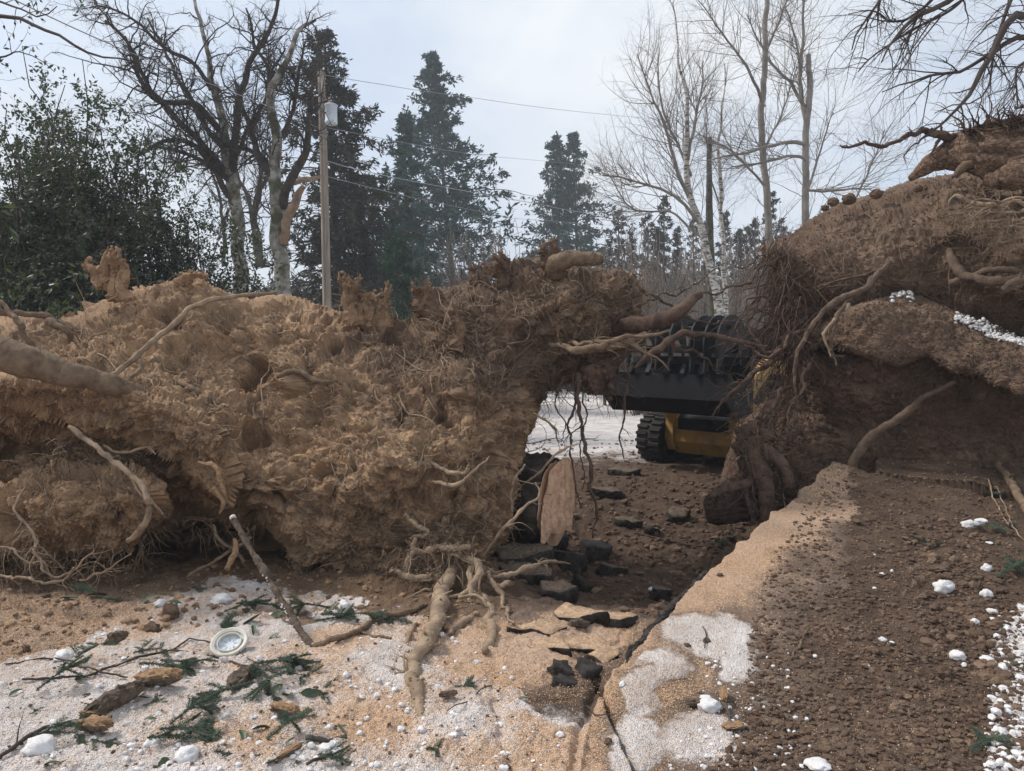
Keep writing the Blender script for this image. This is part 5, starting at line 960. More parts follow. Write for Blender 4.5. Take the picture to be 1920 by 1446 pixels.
stick('stick', [(1100, 1330, .003), (1120, 1350, .003), (1155, 1365, .002)], 'fine twig just left of the long crack', subs=1, sl_=.04); stick('stick', [(1010, 1295, .002), (1030, 1320, .002), (1045, 1330, .002)], 'fine reddish stem lying above the cracked ice', subs=0)
stick('stick', [(1190, 1000, .008), (1270, 1020, .010), (1340, 1030, .008)], 'thin stick lying across the pit floor', 'root_dark', 3, .1)
stick('branch', [(1870, 880, .030), (1895, 915, .034), (1935, 985, .034)], 'thick tan branch at the right edge among green sprigs', 'root', 2, .2, 'branch', None, .05)
stick('stick', [(1852, 900, .006), (1865, 940, .006), (1890, 990, .004)], 'thin stem beside the thick tan branch', 'root_thin', 3, .15); stick('stick', [(1870, 930, .004), (1900, 990, .005), (1925, 1020, .004)], 'pale stem over green litter at the right edge', 'root_thin', 2, .1)
# the leaning branch with an elbow
LB = empty('leaning_branch', gnd(np.array([583.]), np.array([1216.]))[0], 'barked branch with a sawn pale tip, leaning up to the soil', 'branch')
e = P(583, 1216, 4.27); 
root_geo([(437, 972, 4.75, .019), (470, 1028, 4.65, .020), (510, 1095, 4.5, .021), (555, 1170, 4.35, .020), (585, 1216, 4.22, .021)], n=50, wob=.004, sides=14, bend=.15).build('upper_limb', M['bark_chip'], LB)
root_geo([(585, 1216, 4.22, .019), (630, 1196, 4.26, .018), (680, 1180, 4.42, .018), (710, 1158, 4.60, .017), (760, 1150, 4.72, .016), (800, 1135, 4.9, .013)], n=50, wob=.012, sides=12).build('lower_limb', M['root'], LB)
V, fs = tubes(P(np.array([[436, 438]]), np.array([[969.5, 973]]), np.array([[4.757, 4.745]])), np.array([[.0205, .0205]]), 16); part('cut_tip', V, fs, M['plastic'], LB)
c = resample(P(np.array([437, 470, 510, 555, 585]), np.array([972, 1028, 1095, 1170, 1216]), np.array([4.75, 4.65, 4.5, 4.35, 4.22])), 80)[25:65]+np.array([-.013, -.012, 0])+rng.normal(size=(40, 3))*.004; V, F_ = blobs(c, .002+.006*rng.random(40)**2, ICO1, .4); part('stuck_snow', V, F_, M['snow'], LB)['kind'] = 'stuff'
# white plastic ring (underside of a light fitting / lid)
PR = empty('plastic_ring', gnd(np.array([430.]), np.array([1225.]))[0]+np.array([0, 0, .05]), 'round off-white plastic cover with an open centre, lying tilted among green sprigs', 'plastic cover'); PR.rotation_euler = (math.radians(28), math.radians(-8), .3)
def ringm(prof, seg=64):
    n = len(prof); a = np.linspace(0, 2*math.pi, seg, endpoint=False); V = np.array([[(r*math.cos(t), r*math.sin(t), z) for t in a] for r, z in prof]).reshape(-1, 3); ii = np.arange(n*seg).reshape(n, seg); nn = np.roll(ii, -1, 1); return V, [np.stack([ii[:-1], nn[:-1], nn[1:], ii[1:]], -1).reshape(-1, 4)]
V, F_ = ringm([(.098, -.012), (.102, 0), (.099, .008), (.092, .010), (.086, .006), (.080, .004), (.078, .004), (.076, -.004)]); mesh_np('rim', V, F_, M['plastic'], PR)
V, F_ = ringm([(.066, -.012), (.065, .004), (.060, .004), (.059, -.014)]); mesh_np('inner_ring', V, F_, M['plastic'], PR)
V, F_ = ringm([(.077, -.006), (.06, -.016), (.03, -.019), (.001, -.020)]); mesh_np('lens', V, F_, M['steel'], PR)
g = Geo()
for a in np.arange(0, 6.28, .785): x, y = math.cos(a), math.sin(a); g.tube(np.array([[[.02*x, .02*y, -.017], [.074*x, .074*y, -.006]]]), np.array([[.0015, .0015]]), 5)
g.build('ribs', M['plastic'], None).parent = PR
# broad leaves
def leafmesh(i):
    n = 9; t = np.linspace(0, 1, n); w = .20*np.sin(math.pi*t**.85)**.8*(1-.15*t); bend = (.10+.16*rng.random())*rng.choice([-1, 1]); z = bend*(t-.5)**2*2+.02; fold = .25+.3*rng.random()
    V = []; 
    for k in range(n):
        for s in (-1, -.5, 0, .5, 1): V.append((t[k]-.5, s*w[k]*(1+.06*rng.normal()), z[k]+abs(s)*w[k]*fold))
    V = np.array(V+[(v[0], v[1], v[2]-.006) for v in V]); ii = np.arange(n*5).reshape(n, 5); F1 = np.stack([ii[:-1, :-1], ii[:-1, 1:], ii[1:, 1:], ii[1:, :-1]], -1).reshape(-1, 4); F2 = F1[:, ::-1]+n*5
    o = mesh_np('leaf', V, [F1, F2], M['leaf_gr']); return o
LM_ = [leafmesh(i) for i in range(6)]; LMd = [o.data for o in LM_]
for o in LM_: bpy.data.objects.remove(o)
LV = [(150, 1283, .08, -20, 'leaf with a folded tip under the long twig'), (30, 1305, .06, 60, 'dark leaf at the far left, alone'), (165, 1310, .05, 5, 'small flat dark leaf in open snow'), (385, 1320, .09, 35, 'upright bent leaf in open snow'), (136, 1362, .05, 20, 'small dark leaf near the orange chip'), (405, 1387, .10, 80, 'broad veined green leaf facing up near the bottom'), (370, 1355, .075, -15, 'left leaf of a whorl above the broad veined leaf'), (395, 1362, .07, 20, 'right leaf of a whorl above the broad veined leaf'), (455, 1385, .07, -60, 'curled leaf right of the broad veined leaf'),
      (585, 1308, .10, 20, 'long curved bright green leaf on sawdust'), (490, 1372, .08, 35, 'thin leaf above the bottom sprig'), (510, 1200, .08, 20, 'dark leaf left of the branch elbow'), (475, 1170, .12, 10, 'long green leaf at the upper right of the ring'), (260, 1225, .07, -15, 'dark leaf behind the long twig'), (270, 1212, .06, -5, 'paler leaf behind the long twig'), (160, 1110, .16, 15, 'long strap leaf in the shade under the lobe'), (185, 1120, .14, 35, 'second strap leaf in the shade under the lobe'), (130, 1125, .12, 0, 'third strap leaf lowest in the shade'), (280, 1130, .12, 25, 'leaf lying against snow below the cavity'), (330, 1135, .10, 5, 'pale edged leaf near the snow lump'), (475, 1188, .07, -70, 'curved dark leaf above the branch elbow'), (520, 1155, .08, 45, 'green leaf beside the leaning branch'), (540, 1310, .10, -50, 'glossy leaf curled beside shredded bark'), (520, 1300, .08, 70, 'dark leaf under the curled glossy one'),
      (315, 1268, .08, 20, 'dark leaf above the orange wood'), (355, 1265, .07, 0, 'dark leaf right above the orange wood'), (310, 1435, .08, 80, 'leaf at the bottom edge left of centre'), (515, 1435, .08, 60, 'leaf at the bottom edge by the orange splinter'), (545, 1395, .05, 60, 'small leaf above the orange splinter'), (460, 1210, .06, 0, 'leaf directly right of the ring'), (270, 1320, .05, 30, 'small leaf near barked stick'), (285, 1360, .06, 15, 'bluish dark leaf in open snow'), (98, 1440, .06, 20, 'leaf at the bottom left corner'), (640, 1375, .05, -40, 'little leaf above the short mossy stick'), (630, 1280, .04, 30, 'tiny dark leaf by white lumps'), (980, 1315, .05, 0, 'olive leaf on the pale ice left of the crack'), (1690, 962, .05, 60, 'tan leaf curled on the bank'), (1738, 1028, .06, -20, 'tan flat leaf between clods'), (1620, 930, .02, 80, 'tiny yellow leaf high on the bank'), (1668, 1296, .03, -40, 'small yellow leaf low on the bank')]
for i, (x, y, s, a, l) in enumerate(LV):
    o = bpy.data.objects.new('leaf', LMd[i % 6]); COL.objects.link(o); c = gnd(np.array([x*1.]), np.array([y*1.]))[0]; o.location = c+np.array([0, 0, .006+.05*s]); o.scale = (s*1.15,)*3; o.rotation_euler = (rng.normal()*.5, rng.normal()*.3, math.radians(a)); tag(o, l, 'leaf', 'fallen broad leaves')
# conifer sprigs
def sprig_data(i):
    g = Geo(); L = .22; x = np.linspace(0, L, 12); Q = np.stack([x, .02*np.sin(x*12+i), .012+.02*np.sin(x*9+i)], -1)[None]; R = np.linspace(.0022, .0008, 12)[None]; q, r = grow(Q, R, 7, .1, .85, 45, .10, .3, .7, 8, .06, (0, 0, 0), flat=.85); g.tube(Q, R, 4, 1).tube(q, r, 3, 1)
    A = np.concatenate([resample(Q[0], 12)[None].repeat(2, 0)[:, :8], q]); T = A[:, 1:]-A[:, :-1]; T = T/np.linalg.norm(T, axis=2, keepdims=True); k = 22; c = (A[:, :-1, None]+(A[:, 1:]-A[:, :-1])[:, :, None]*rng.random((1, 1, k, 1))).reshape(-1, 3); t = np.repeat(T.reshape(-1, 3), k, 0)
    s = np.cross(t, np.array([0, 0, 1.])); s *= rng.choice([-1, 1], len(s))[:, None]; d = t*.7+s*1.0+rng.normal(size=s.shape)*.25; V, F_ = cards(c, d, .013+.009*rng.random(len(c)), .0021, .1); g.add(V, F_, 0)
    o = g.build('conifer_sprig', [M['sprig'], M['twig']], smooth=False); return o
SP = [sprig_data(i) for i in range(5)]; SPd = [o.data for o in SP]
for o in SP: bpy.data.objects.remove(o)
places = [(70, 1310, 30, 1., 'flat sprig in open snow at the far left'), (150, 1255, 80, .8, 'upright sprig crossing the two twigs'), (260, 1270, 25, 1.1, 'long sprig above the orange wood'), (300, 1255, 20, 1., 'sprig directly left of the plastic ring'), (265, 1330, 60, .5, 'tiny sprig in open snow'), (320, 1370, 40, .9, 'sprig left of the leaf whorl'), (270, 1420, 20, 1.2, 'sprig at the bottom left of centre'), (300, 1400, 50, 1., 'sprig beside the lower snow lump'), (400, 1430, 30, 1.1, 'sprig at the bottom edge under the broad leaf'), (480, 1415, 10, 1.1, 'sprig at the bottom beneath the curled leaf'), (500, 1405, 50, .9, 'second sprig beneath the curled leaf'), (590, 1440, 15, .8, 'sprig at the bottom edge near the dark twig'), (350, 1345, 20, .6, 'small sprig over the whorl'), (520, 1250, 10, 1.1, 'sprig right of the ring, upper'), (540, 1265, -20, 1., 'sprig right of the ring, lower'), (470, 1260, 0, 1.3, 'bushy sprig immediately below the ring'), (450, 1280, -40, 1.2, 'bushy sprig over the shredded bark'), (480, 1300, 200, 1.1, 'sprig right of the shredded bark'), (500, 1290, -60, 1., 'sprig hanging between bark and leaf'),
          (370, 1180, 30, 1.2, 'sprig in the green row above the ring, left'), (420, 1160, 40, 1.2, 'sprig in the green row above the ring, middle'), (440, 1150, 20, 1.2, 'sprig in the green row above the ring, right'), (170, 1140, 60, 1.2, 'sprig on tan sawdust below the lobe'), (360, 1110, 20, 1.1, 'sprig under the cavity'), (590, 1165, 10, 1.3, 'sprig right of the leaning branch'), (620, 1150, 170, 1.2, 'sprig behind the bluish snow lump'), (600, 1175, 30, 1.1, 'sprig just above the branch elbow'), (650, 1170, 10, 1., 'sprig above the lower limb'), (690, 1160, 0, 1., 'sprig in shade next to the foot roots'), (850, 1292, 25, .6, 'small pale sprig right of the foot root'), (822, 1432, 90, .6, 'small upright sprig at the bottom centre'), (60, 1410, 20, .8, 'sprig over the dark branch in the corner'), (90, 1390, 60, .8, 'sprig beside the dark branch in the corner'), (55, 1350, 90, .3, 'single grass green tuft in the snow'),
          (1360, 1010, 40, 1.0, 'bluish sprig hanging on the rim of the bank'), (1350, 1030, 60, .9, 'lower bluish sprig on the rim of the bank'), (1640, 850, 0, .9, 'dull green sprig at the top of the bank'), (1880, 940, 80, 1.2, 'sprig under the thick tan branch'), (1895, 905, 100, 1.2, 'sprig behind the thick tan branch'), (1910, 1010, 60, 1.2, 'sprig at the right edge under the pale stem'), (1870, 1090, 10, 1.2, 'sprig lying next to the curled snow piece'), (1900, 1080, 20, 1.1, 'sprig at the right edge above the snow strip'), (1830, 1000, 10, .9, 'sprig under the long flat snow lump'), (1700, 1010, -20, .8, 'pale sprig by the tan leaf'), (1890, 1240, -60, .8, 'sprig on the bright snow strip'), (1820, 1420, 20, .8, 'sprig in the bottom right corner'), (250, 1245, 20, .7, 'sprig tip behind the dark leaf'), (210, 1315, 10, .4, 'few needles beside the barked stick'), (170, 1400, 0, .6, 'needles below the bright orange chip'), (560, 1300, 10, .8, 'sprig left of the long bright leaf')]
for i, (x, y, a, s, l) in enumerate(places):
    o = bpy.data.objects.new('conifer_sprig', SPd[i % 5]); COL.objects.link(o); c = gnd(np.array([x*1.]), np.array([y*1.]))[0]; o.location = c+np.array([0, 0, .008]); o.scale = (s*1.2, s*1.2*(.8+.4*rng.random()), s*1.4); o.rotation_euler = (rng.normal()*.2, rng.normal()*.12, math.radians(a)); tag(o, l, 'conifer sprig', 'green conifer sprigs on the ground')
# ---------------------------------------------------------------- trees and background
def limb(pts, n=30, wob=.2, sc=.5):
    """pts: (px, py, Y, radius)"""
    p = np.asarray(pts, float); q = resample(np.concatenate([P(p[:, 0], p[:, 1], p[:, 2]), p[:, 3:4]], 1), n); return wig(q[None, :, :3], wob, sc, rng.random()*50)[0], np.maximum(q[:, 3], .004)
def bare_tree(name, label, limbs, trunk_m, levels, root_at, n=34, wob=.15, grp=None, trunk_n=1, twig_m='twig', sc=.6, cat='tree', sides=10):
    root = empty(name, root_at, label, cat, grp); Ls = [limb(l, n, wob, sc) for l in limbs]; Q = np.stack([l[0] for l in Ls]); R = np.stack([l[1] for l in Ls])
    Geo().tube(Q[:trunk_n], R[:trunk_n], 14, gnarl=.03).build('trunk', M[trunk_m], root)
    g = Geo()
    if len(Q) > trunk_n: g.tube(Q[trunk_n:], R[trunk_n:], sides, gnarl=.03)
    a, b = Q, R
    for i, (per, ang, ln, L2, wb, tr, r0, tmin, sd) in enumerate(levels): a, b = grow(a, b, per, tmin, .98, ang, ln, .35, .6, L2, wb, tr, rad0=r0, lnexp=.55); g.tube(a, b, sd)
    g.build('crown', M[twig_m], root); return root
# left gnarled tree
bare_tree('bare_tree', 'gnarled leafless tree with a dense head of spurs, trunk left of the broken one', [
    [(452, 575, 19, .20), (445, 480, 19, .17), (436, 400, 19, .16), (428, 330, 19, .15), (410, 240, 19.2, .11), (396, 170, 19.3, .09), (388, 110, 19.5, .06), (368, 0, 19.5, .04)],
    [(432, 350, 19, .11), (440, 260, 18.8, .10), (455, 180, 18.6, .08), (480, 100, 18.5, .06), (500, 50, 18.5, .05), (520, -10, 18.5, .04)],
    [(412, 245, 19.2, .09), (370, 200, 18.6, .075), (300, 190, 18, .06), (270, 150, 17.6, .05), (240, 90, 17.4, .04), (190, 40, 17.2, .03)],
    [(428, 330, 19, .10), (380, 270, 18.4, .085), (330, 220, 18, .07), (285, 175, 17.6, .05), (262, 130, 17.4, .045), (240, 70, 17.4, .03)],
    [(430, 370, 19, .09), (395, 310, 18.6, .07), (345, 265, 18.2, .055), (300, 272, 18, .045), (250, 300, 17.8, .03)],
    [(434, 360, 19, .09), (400, 325, 18.7, .06), (370, 300, 18.4, .05), (290, 275, 18, .03)],
    [(396, 170, 19.3, .06), (360, 110, 19, .05), (310, 85, 18.6, .045), (250, 45, 18.4, .03), (180, 10, 18.2, .02)],
    [(420, 290, 19, .07), (350, 170, 19.4, .05), (320, 120, 19.6, .04), (280, 30, 20, .025)],
    [(436, 300, 19, .06), (470, 230, 19.4, .05), (500, 170, 19.6, .04), (530, 90, 20, .025)]],
    'lichen', [(26, 55, 1.9, 10, .30, (0, 0, .03), .022, .22, 5), (7, 55, .55, 7, .45, (0, 0, .02), .011, .1, 4), (5, 60, .20, 5, .45, (0, 0, .0), .007, .05, 3)], (-7, 19, 0), twig_m='bark_dark')
bare_tree('bare_tree', 'leafless tree with mottled pale trunk and torn limb, directly left of the utility pole', [
    [(532, 590, 18, .19), (528, 500, 18, .18), (520, 420, 18, .17), (520, 350, 18, .15), (518, 260, 18, .12), (512, 200, 18, .10), (530, 120, 18, .07), (560, 60, 18, .05), (600, 40, 18, .03)],
    [(530, 390, 18, .11), (556, 320, 17.8, .10), (575, 270, 17.7, .08), (588, 200, 17.7, .05), (600, 120, 17.8, .03)],
    [(520, 340, 18, .10), (488, 280, 17.8, .075), (462, 230, 17.7, .05), (440, 160, 17.6, .03)],
    [(524, 350, 18, .08), (490, 290, 18.3, .06), (440, 270, 18.4, .05), (400, 245, 18.6, .03)],
    [(516, 230, 18, .07), (500, 150, 18.2, .05), (480, 80, 18.3, .035), (455, 20, 18.4, .02)],
    [(518, 280, 18, .07), (545, 200, 18.3, .05), (560, 140, 18.4, .04), (575, 70, 18.4, .02)]],
    'lichen', [(24, 55, 1.7, 10, .30, (0, 0, .03), .020, .25, 5), (6, 55, .55, 7, .45, (0, 0, .02), .010, .1, 4), (5, 60, .20, 5, .45, (0, 0, 0), .006, .05, 3)], (-5.5, 18, 0), twig_m='bark_dark')
T2 = bpy.data.objects['bare_tree.001']
root_geo([(532, 460, 17.9, .10), (542, 400, 17.8, .11), (556, 375, 17.75, .09), (570, 352, 17.7, .05)], n=26, wob=.06, sc=2, sides=12).build('torn_limb', mat('torn_wood', (.30, .20, .13), (.10, .07, .05), 3, .9, .8, 10), T2)
root_geo([(553, 345, 17.9, .05), (570, 336, 17.8, .055), (602, 333, 17.7, .04)], n=20, wob=.03, sc=2, sides=10).build('cut_limb', M['root_thin'], T2)
for i, (L_, lab) in enumerate([([(484, 500, 24, .09), (476, 420, 24, .08), (462, 360, 24, .06), (448, 290, 24, .04), (440, 200, 24, .02)], 'slim bare trunk between the two gnarled trees, leaning left'), ([(490, 500, 25, .08), (480, 400, 25, .07), (484, 330, 25, .06), (478, 240, 25, .04), (480, 140, 25, .02)], 'slim upright bare trunk between the two gnarled trees'), ([(420, 500, 26, .07), (422, 420, 26, .06), (400, 330, 26, .04), (380, 240, 26, .02)], 'slim bare trunk just behind the dense evergreen hedge')]):
    bare_tree('bare_sapling', lab, [L_, [L_[1], (L_[1][0]+14, L_[1][1]-70, 24.5, .04), (L_[1][0]+26, L_[1][1]-170, 25, .015)]], 'bark', [(22, 35, 2.0, 8, .2, (0, 0, .08), .014, .1, 4), (6, 40, .7, 6, .3, (0, 0, .05), .008, .1, 3)], (L_[0][0]/60-16, L_[0][2], 0), grp='slim bare trees at the left')
# conifers
def conifer(name, label, px, top, base, Y, wpx, m, nb_=130, droop=-.15, cardn=9, cl=.55, cw=.16, dens=1., seed=1, pw=.75, lean=0, extra=None, start=.08, grp=None, gaps=.0, trunk='bark_dark', jag=.28, up=0., bare=0.):
    a = P(px, base, Y); b = P(px+lean, top, Y); ht = b[2]; root = empty(name, (a[0], Y, 0), label, 'conifer', grp); t = np.linspace(0, 1, 14); Q = (np.array([a[0], Y, -.2])+(b-np.array([a[0], Y, -.2]))*t[:, None])[None]; R = np.linspace(ht*.013, .02, 14)[None]
    Geo().tube(Q, R, 10).build('trunk', M[trunk], root)
    W = wpx/2*Y/F; k = int(nb_*dens); u_ = start+(1-start)*np.linspace(0, .99, k)+rng.normal(size=k)*.004; u_ = np.clip(u_, start, .995); az = np.arange(k)*2.4+rng.normal(size=k)*.4
    tier = .72+.5*((u_*(7+ht*.22)+seed*.3) % 1.)**1.5; side = 1+.22*np.sin(az*1+u_*23+px)
    ln = W*((1-u_)**pw)*tier*side*(1+jag*rng.normal(size=k)).clip(.3, 1.8)+.06
    if extra is not None: ln *= extra(u_, az)
    d = np.stack([np.cos(az), np.sin(az), .15+.5*u_+0*az+up], -1); d /= np.linalg.norm(d, axis=1, keepdims=True); p = Q[0, 0]+(Q[0, -1]-Q[0, 0])*u_[:, None]; L = 12; pts = [p]
    for j in range(L-1): d = d+np.array([0, 0, droop/L*2.2])+(.05 if j < L-4 else .12)*rng.normal(size=(k, 3))+(np.array([0, 0, .10]) if j > L-5 else 0); d /= np.linalg.norm(d, axis=1, keepdims=True); p = p+d*(ln/(L-1))[:, None]; pts.append(p)
    B = np.stack(pts, 1); BR = (ht*.0022*(.3+.7*ln/W))[:, None]*np.linspace(1, .2, L)[None]
    q, r = grow(B, BR, 9, .15, 1., 50, 1., .35, .5, 6, .14, (0, 0, -.03), flat=.6); sc_ = np.repeat(np.clip(ln*.34, .12, 2.4), 9); q = q[:, :1]+(q-q[:, :1])*sc_[:, None, None]
    gt = Geo().tube(B, BR, 4).tube(q, r*.6, 3); gt.build('branches', M[trunk], root)
    A = q; n = len(A); kk = cardn; f = rng.random((n, kk))**.8*(A.shape[1]-1.001); i0 = f.astype(int); fr = (f-i0)[..., None]; c = A[np.arange(n)[:, None], i0]*(1-fr)+A[np.arange(n)[:, None], i0+1]*fr; T = A[np.arange(n)[:, None], i0+1]-A[np.arange(n)[:, None], i0]
    T = T/np.maximum(np.linalg.norm(T, axis=2, keepdims=True), 1e-9); keep = rng.random(n) > np.clip(bare+.5*(fbm(A[:, 0], .45, 2, .5, px) > .25), 0, 1); c = c[keep].reshape(-1, 3); T = T[keep].reshape(-1, 3)
    c = c+rng.normal(size=c.shape)*cl*.16; V, F_ = cards(c, T+rng.normal(size=T.shape)*.45+np.array([0, 0, -.05]), cl*(.5+.8*rng.random(len(c)))*np.clip(1.25-.75*c[:, 2]/ht, .4, 1), cw*(.6+.7*rng.random(len(c))), .1)
    Geo().add(V, F_).build('foliage', M[m], root, smooth=False); return root
conifer('conifer', 'tallest shaggy dark conifer right of the utility pole, mid picture', 868, 98, 600, 58, 430, 'needles_far', 240, -.35, 15, .60, .15, pw=.88, lean=-58, jag=.42)
conifer('conifer', 'left stem of the twin conifers standing apart against open sky', 1052, 255, 560, 72, 230, 'needles_far', 140, -.35, 12, .64, .16, pw=.78, lean=-8, jag=.4)
conifer('conifer', 'right stem of the twin conifers standing apart against open sky', 1092, 248, 560, 73, 260, 'needles_far', 150, -.35, 12, .64, .16, pw=.78, lean=-18, jag=.35)
conifer('conifer', 'drooping dark conifer immediately behind the utility pole, brownish twigs at its tips', 650, 55, 620, 30, 330, 'needles_dry', 300, -.5, 16, .36, .07, pw=.58, lean=-42, jag=.35, bare=.15)
conifer('conifer', 'lower green conifer mass behind and below the drooping one', 700, 330, 620, 34, 340, 'needles', 150, -.5, 14, .36, .09, pw=.5, lean=-20)
conifer('conifer', 'low bright green young conifer behind the root plate crest', 745, 440, 620, 26, 170, 'needles', 90, -.3, 12, .24, .06, pw=.6)
conifer('conifer', 'dark conifer filling the space between the shaggy one and the drooping one', 760, 215, 620, 48, 210, 'needles_far', 130, -.4, 12, .55, .15, pw=.8)
rngt = [(1160, 395, 55), (1185, 400, 52), (1215, 392, 56), (1245, 378, 54), (1270, 395, 52), (1300, 392, 57), (1325, 410, 54), (1360, 400, 55), (1385, 408, 52), (1415, 400, 56), (1445, 372, 50), (1465, 380, 53), (1140, 440, 50), (1232, 420, 48), (1400, 425, 48), (1478, 415, 50)]
for i, (x, y, Y) in enumerate(rngt):
    conifer('distant_conifer', ['small hazy conifer', 'narrow hazy conifer', 'ragged hazy conifer', 'pointed hazy conifer'][i % 4]+' in the far row, '+f"{['first', 'second', 'third', 'fourth', 'fifth', 'sixth', 'seventh', 'eighth', 'ninth', 'tenth', 'eleventh', 'twelfth', 'thirteenth', 'fourteenth', 'fifteenth', 'sixteenth'][sorted(range(16), key=lambda k: rngt[k][0]).index(i)]} from the left", x, y+[0, 18, -10, 26, 6, 34, 12][(i*3) % 7], 640, Y, [70, 52, 84, 60, 48][i % 5], 'needles_dry', 64, -.1, 8, .42, .10, pw=.6, jag=.35, grp='far row of conifers')
# birches and other slim trees at the right
bl = [(20, 36, 2.6, 10, .10, (0, 0, .10), .014, .12, 5), (7, 38, 1.1, 8, .16, (0, 0, .02), .0065, .1, 4), (5, 40, .5, 6, .2, (0, 0, -.04), .004, .1, 3)]
def birch(label, limbs, root_at, lv=bl, tm='birch', **k): return bare_tree('birch', label, limbs, tm, lv, root_at, wob=.10, grp='birches behind the gap', twig_m='birch_up', **k)
birch('white barked birch forking low, its trunk showing just left of the snag, above the loader', [[(1352, 640, 21, .13), (1345, 560, 21, .12), (1330, 490, 21, .115), (1312, 420, 21, .10), (1292, 370, 21, .09), (1290, 290, 21, .075), (1284, 200, 21, .05), (1270, 100, 21, .03), (1262, 0, 21, .015)], [(1292, 370, 21, .06), (1262, 280, 20.6, .045), (1230, 200, 20.4, .03), (1195, 100, 20.2, .012)], [(1312, 420, 21, .05), (1262, 370, 20.6, .04), (1200, 340, 20.4, .03), (1130, 330, 20.2, .015)], [(1290, 300, 21, .05), (1310, 200, 21.4, .035), (1320, 110, 21.5, .015)], [(1320, 450, 21, .04), (1260, 400, 21.4, .03), (1180, 390, 21.6, .02), (1120, 290, 21.8, .008)], [(1296, 330, 21, .04), (1245, 210, 21.6, .03), (1225, 120, 21.8, .01)]], (5.8, 21, 0), n=40)
birch('very slim white birch stem right of the snag', [[(1360, 640, 22, .07), (1358, 540, 22, .065), (1352, 430, 22, .06), (1350, 330, 22, .05), (1352, 230, 22, .03), (1362, 120, 22, .012)], [(1352, 400, 22, .03), (1330, 300, 22, .02), (1322, 180, 22, .008)]], (6.3, 22, 0), [(22, 34, 1.7, 9, .1, (0, 0, .1), .012, .2, 4), (7, 40, .8, 7, .16, (0, 0, .0), .006, .1, 3)])
birch('tall straight birch, middle one of the three rising above the far conifers', [[(1450, 640, 23, .12), (1442, 500, 23, .115), (1434, 380, 23, .105), (1432, 260, 23, .095), (1433, 140, 23, .085), (1437, 20, 23, .075), (1438, -60, 23, .06)], [(1434, 350, 23, .04), (1380, 290, 22.6, .03), (1330, 260, 22.4, .015)], [(1433, 200, 23, .05), (1400, 130, 22.6, .04), (1360, 70, 22.4, .03), (1310, 0, 22.2, .012)], [(1435, 100, 23, .04), (1470, 20, 23, .03), (1490, -40, 23, .02)], [(1433, 280, 23, .04), (1470, 200, 23.4, .03), (1500, 120, 23.6, .012)]], (7.8, 23, 0), [(24, 45, 2.8, 10, .12, (0, 0, .06), .012, .2, 4), (7, 40, 1.1, 8, .16, (0, 0, -.02), .006, .1, 3), (4, 40, .5, 6, .2, (0, 0, -.04), .004, .1, 3)], 'birch_up', n=40)
birch('rightmost birch with thick crooked side limbs, rising behind the right root plate', [[(1505, 640, 20, .11), (1508, 480, 20, .10), (1509, 380, 20, .092), (1513, 280, 20, .085), (1511, 200, 20, .08), (1514, 104, 20, .07)], [(1511, 240, 20, .05), (1498, 150, 20, .045), (1502, 60, 20, .035), (1508, -40, 20, .025)], [(1511, 270, 20, .055), (1480, 262, 19.8, .05), (1440, 275, 19.6, .04), (1380, 290, 19.4, .03), (1330, 297, 19.2, .015)], [(1511, 300, 20, .045), (1490, 290, 19.8, .04), (1440, 300, 19.6, .03), (1370, 310, 19.4, .012)], [(1512, 210, 20, .05), (1480, 150, 20.2, .04), (1440, 110, 20.3, .03), (1400, 30, 20.4, .015)], [(1510, 200, 20, .04), (1498, 180, 20, .035), (1500, 130, 19.8, .03), (1475, 20, 19.6, .02)], [(1509, 355, 20, .035), (1570, 358, 19.6, .03), (1635, 358, 19.4, .015)], [(1606, 370, 19.4, .025), (1640, 300, 19.2, .02), (1660, 240, 19, .012)], [(1510, 370, 20, .04), (1530, 300, 20.4, .03), (1560, 210, 20.6, .012)]], (7.9, 20, 0), [(18, 45, 2.4, 10, .13, (0, 0, .05), .011, .15, 4), (6, 40, 1.0, 8, .18, (0, 0, -.02), .0055, .1, 3), (4, 40, .45, 6, .2, (0, 0, -.04), .0038, .1, 3)], 'birch_up', n=40)
sn = empty('tree_snag', (5.9, 21.5, 0), 'bare grey snag broken off flat, between the white birch and the slim stem', 'snag'); Q, R = limb([(1338, 640, 21.5, .13), (1334, 540, 21.5, .12), (1332, 440, 21.5, .11), (1330, 340, 21.5, .085), (1331, 257, 21.5, .06)], 30, .04); q, r = grow(Q[None], R[None], 26, .1, .9, 70, .7, .4, .3, 7, .2, (0, 0, .05), rad0=.012); Geo().tube(Q[None], R[None], 12, gnarl=.05).build('trunk', M['bark'], sn); Geo().tube(q, r, 4).build('branches', M['twig'], sn)
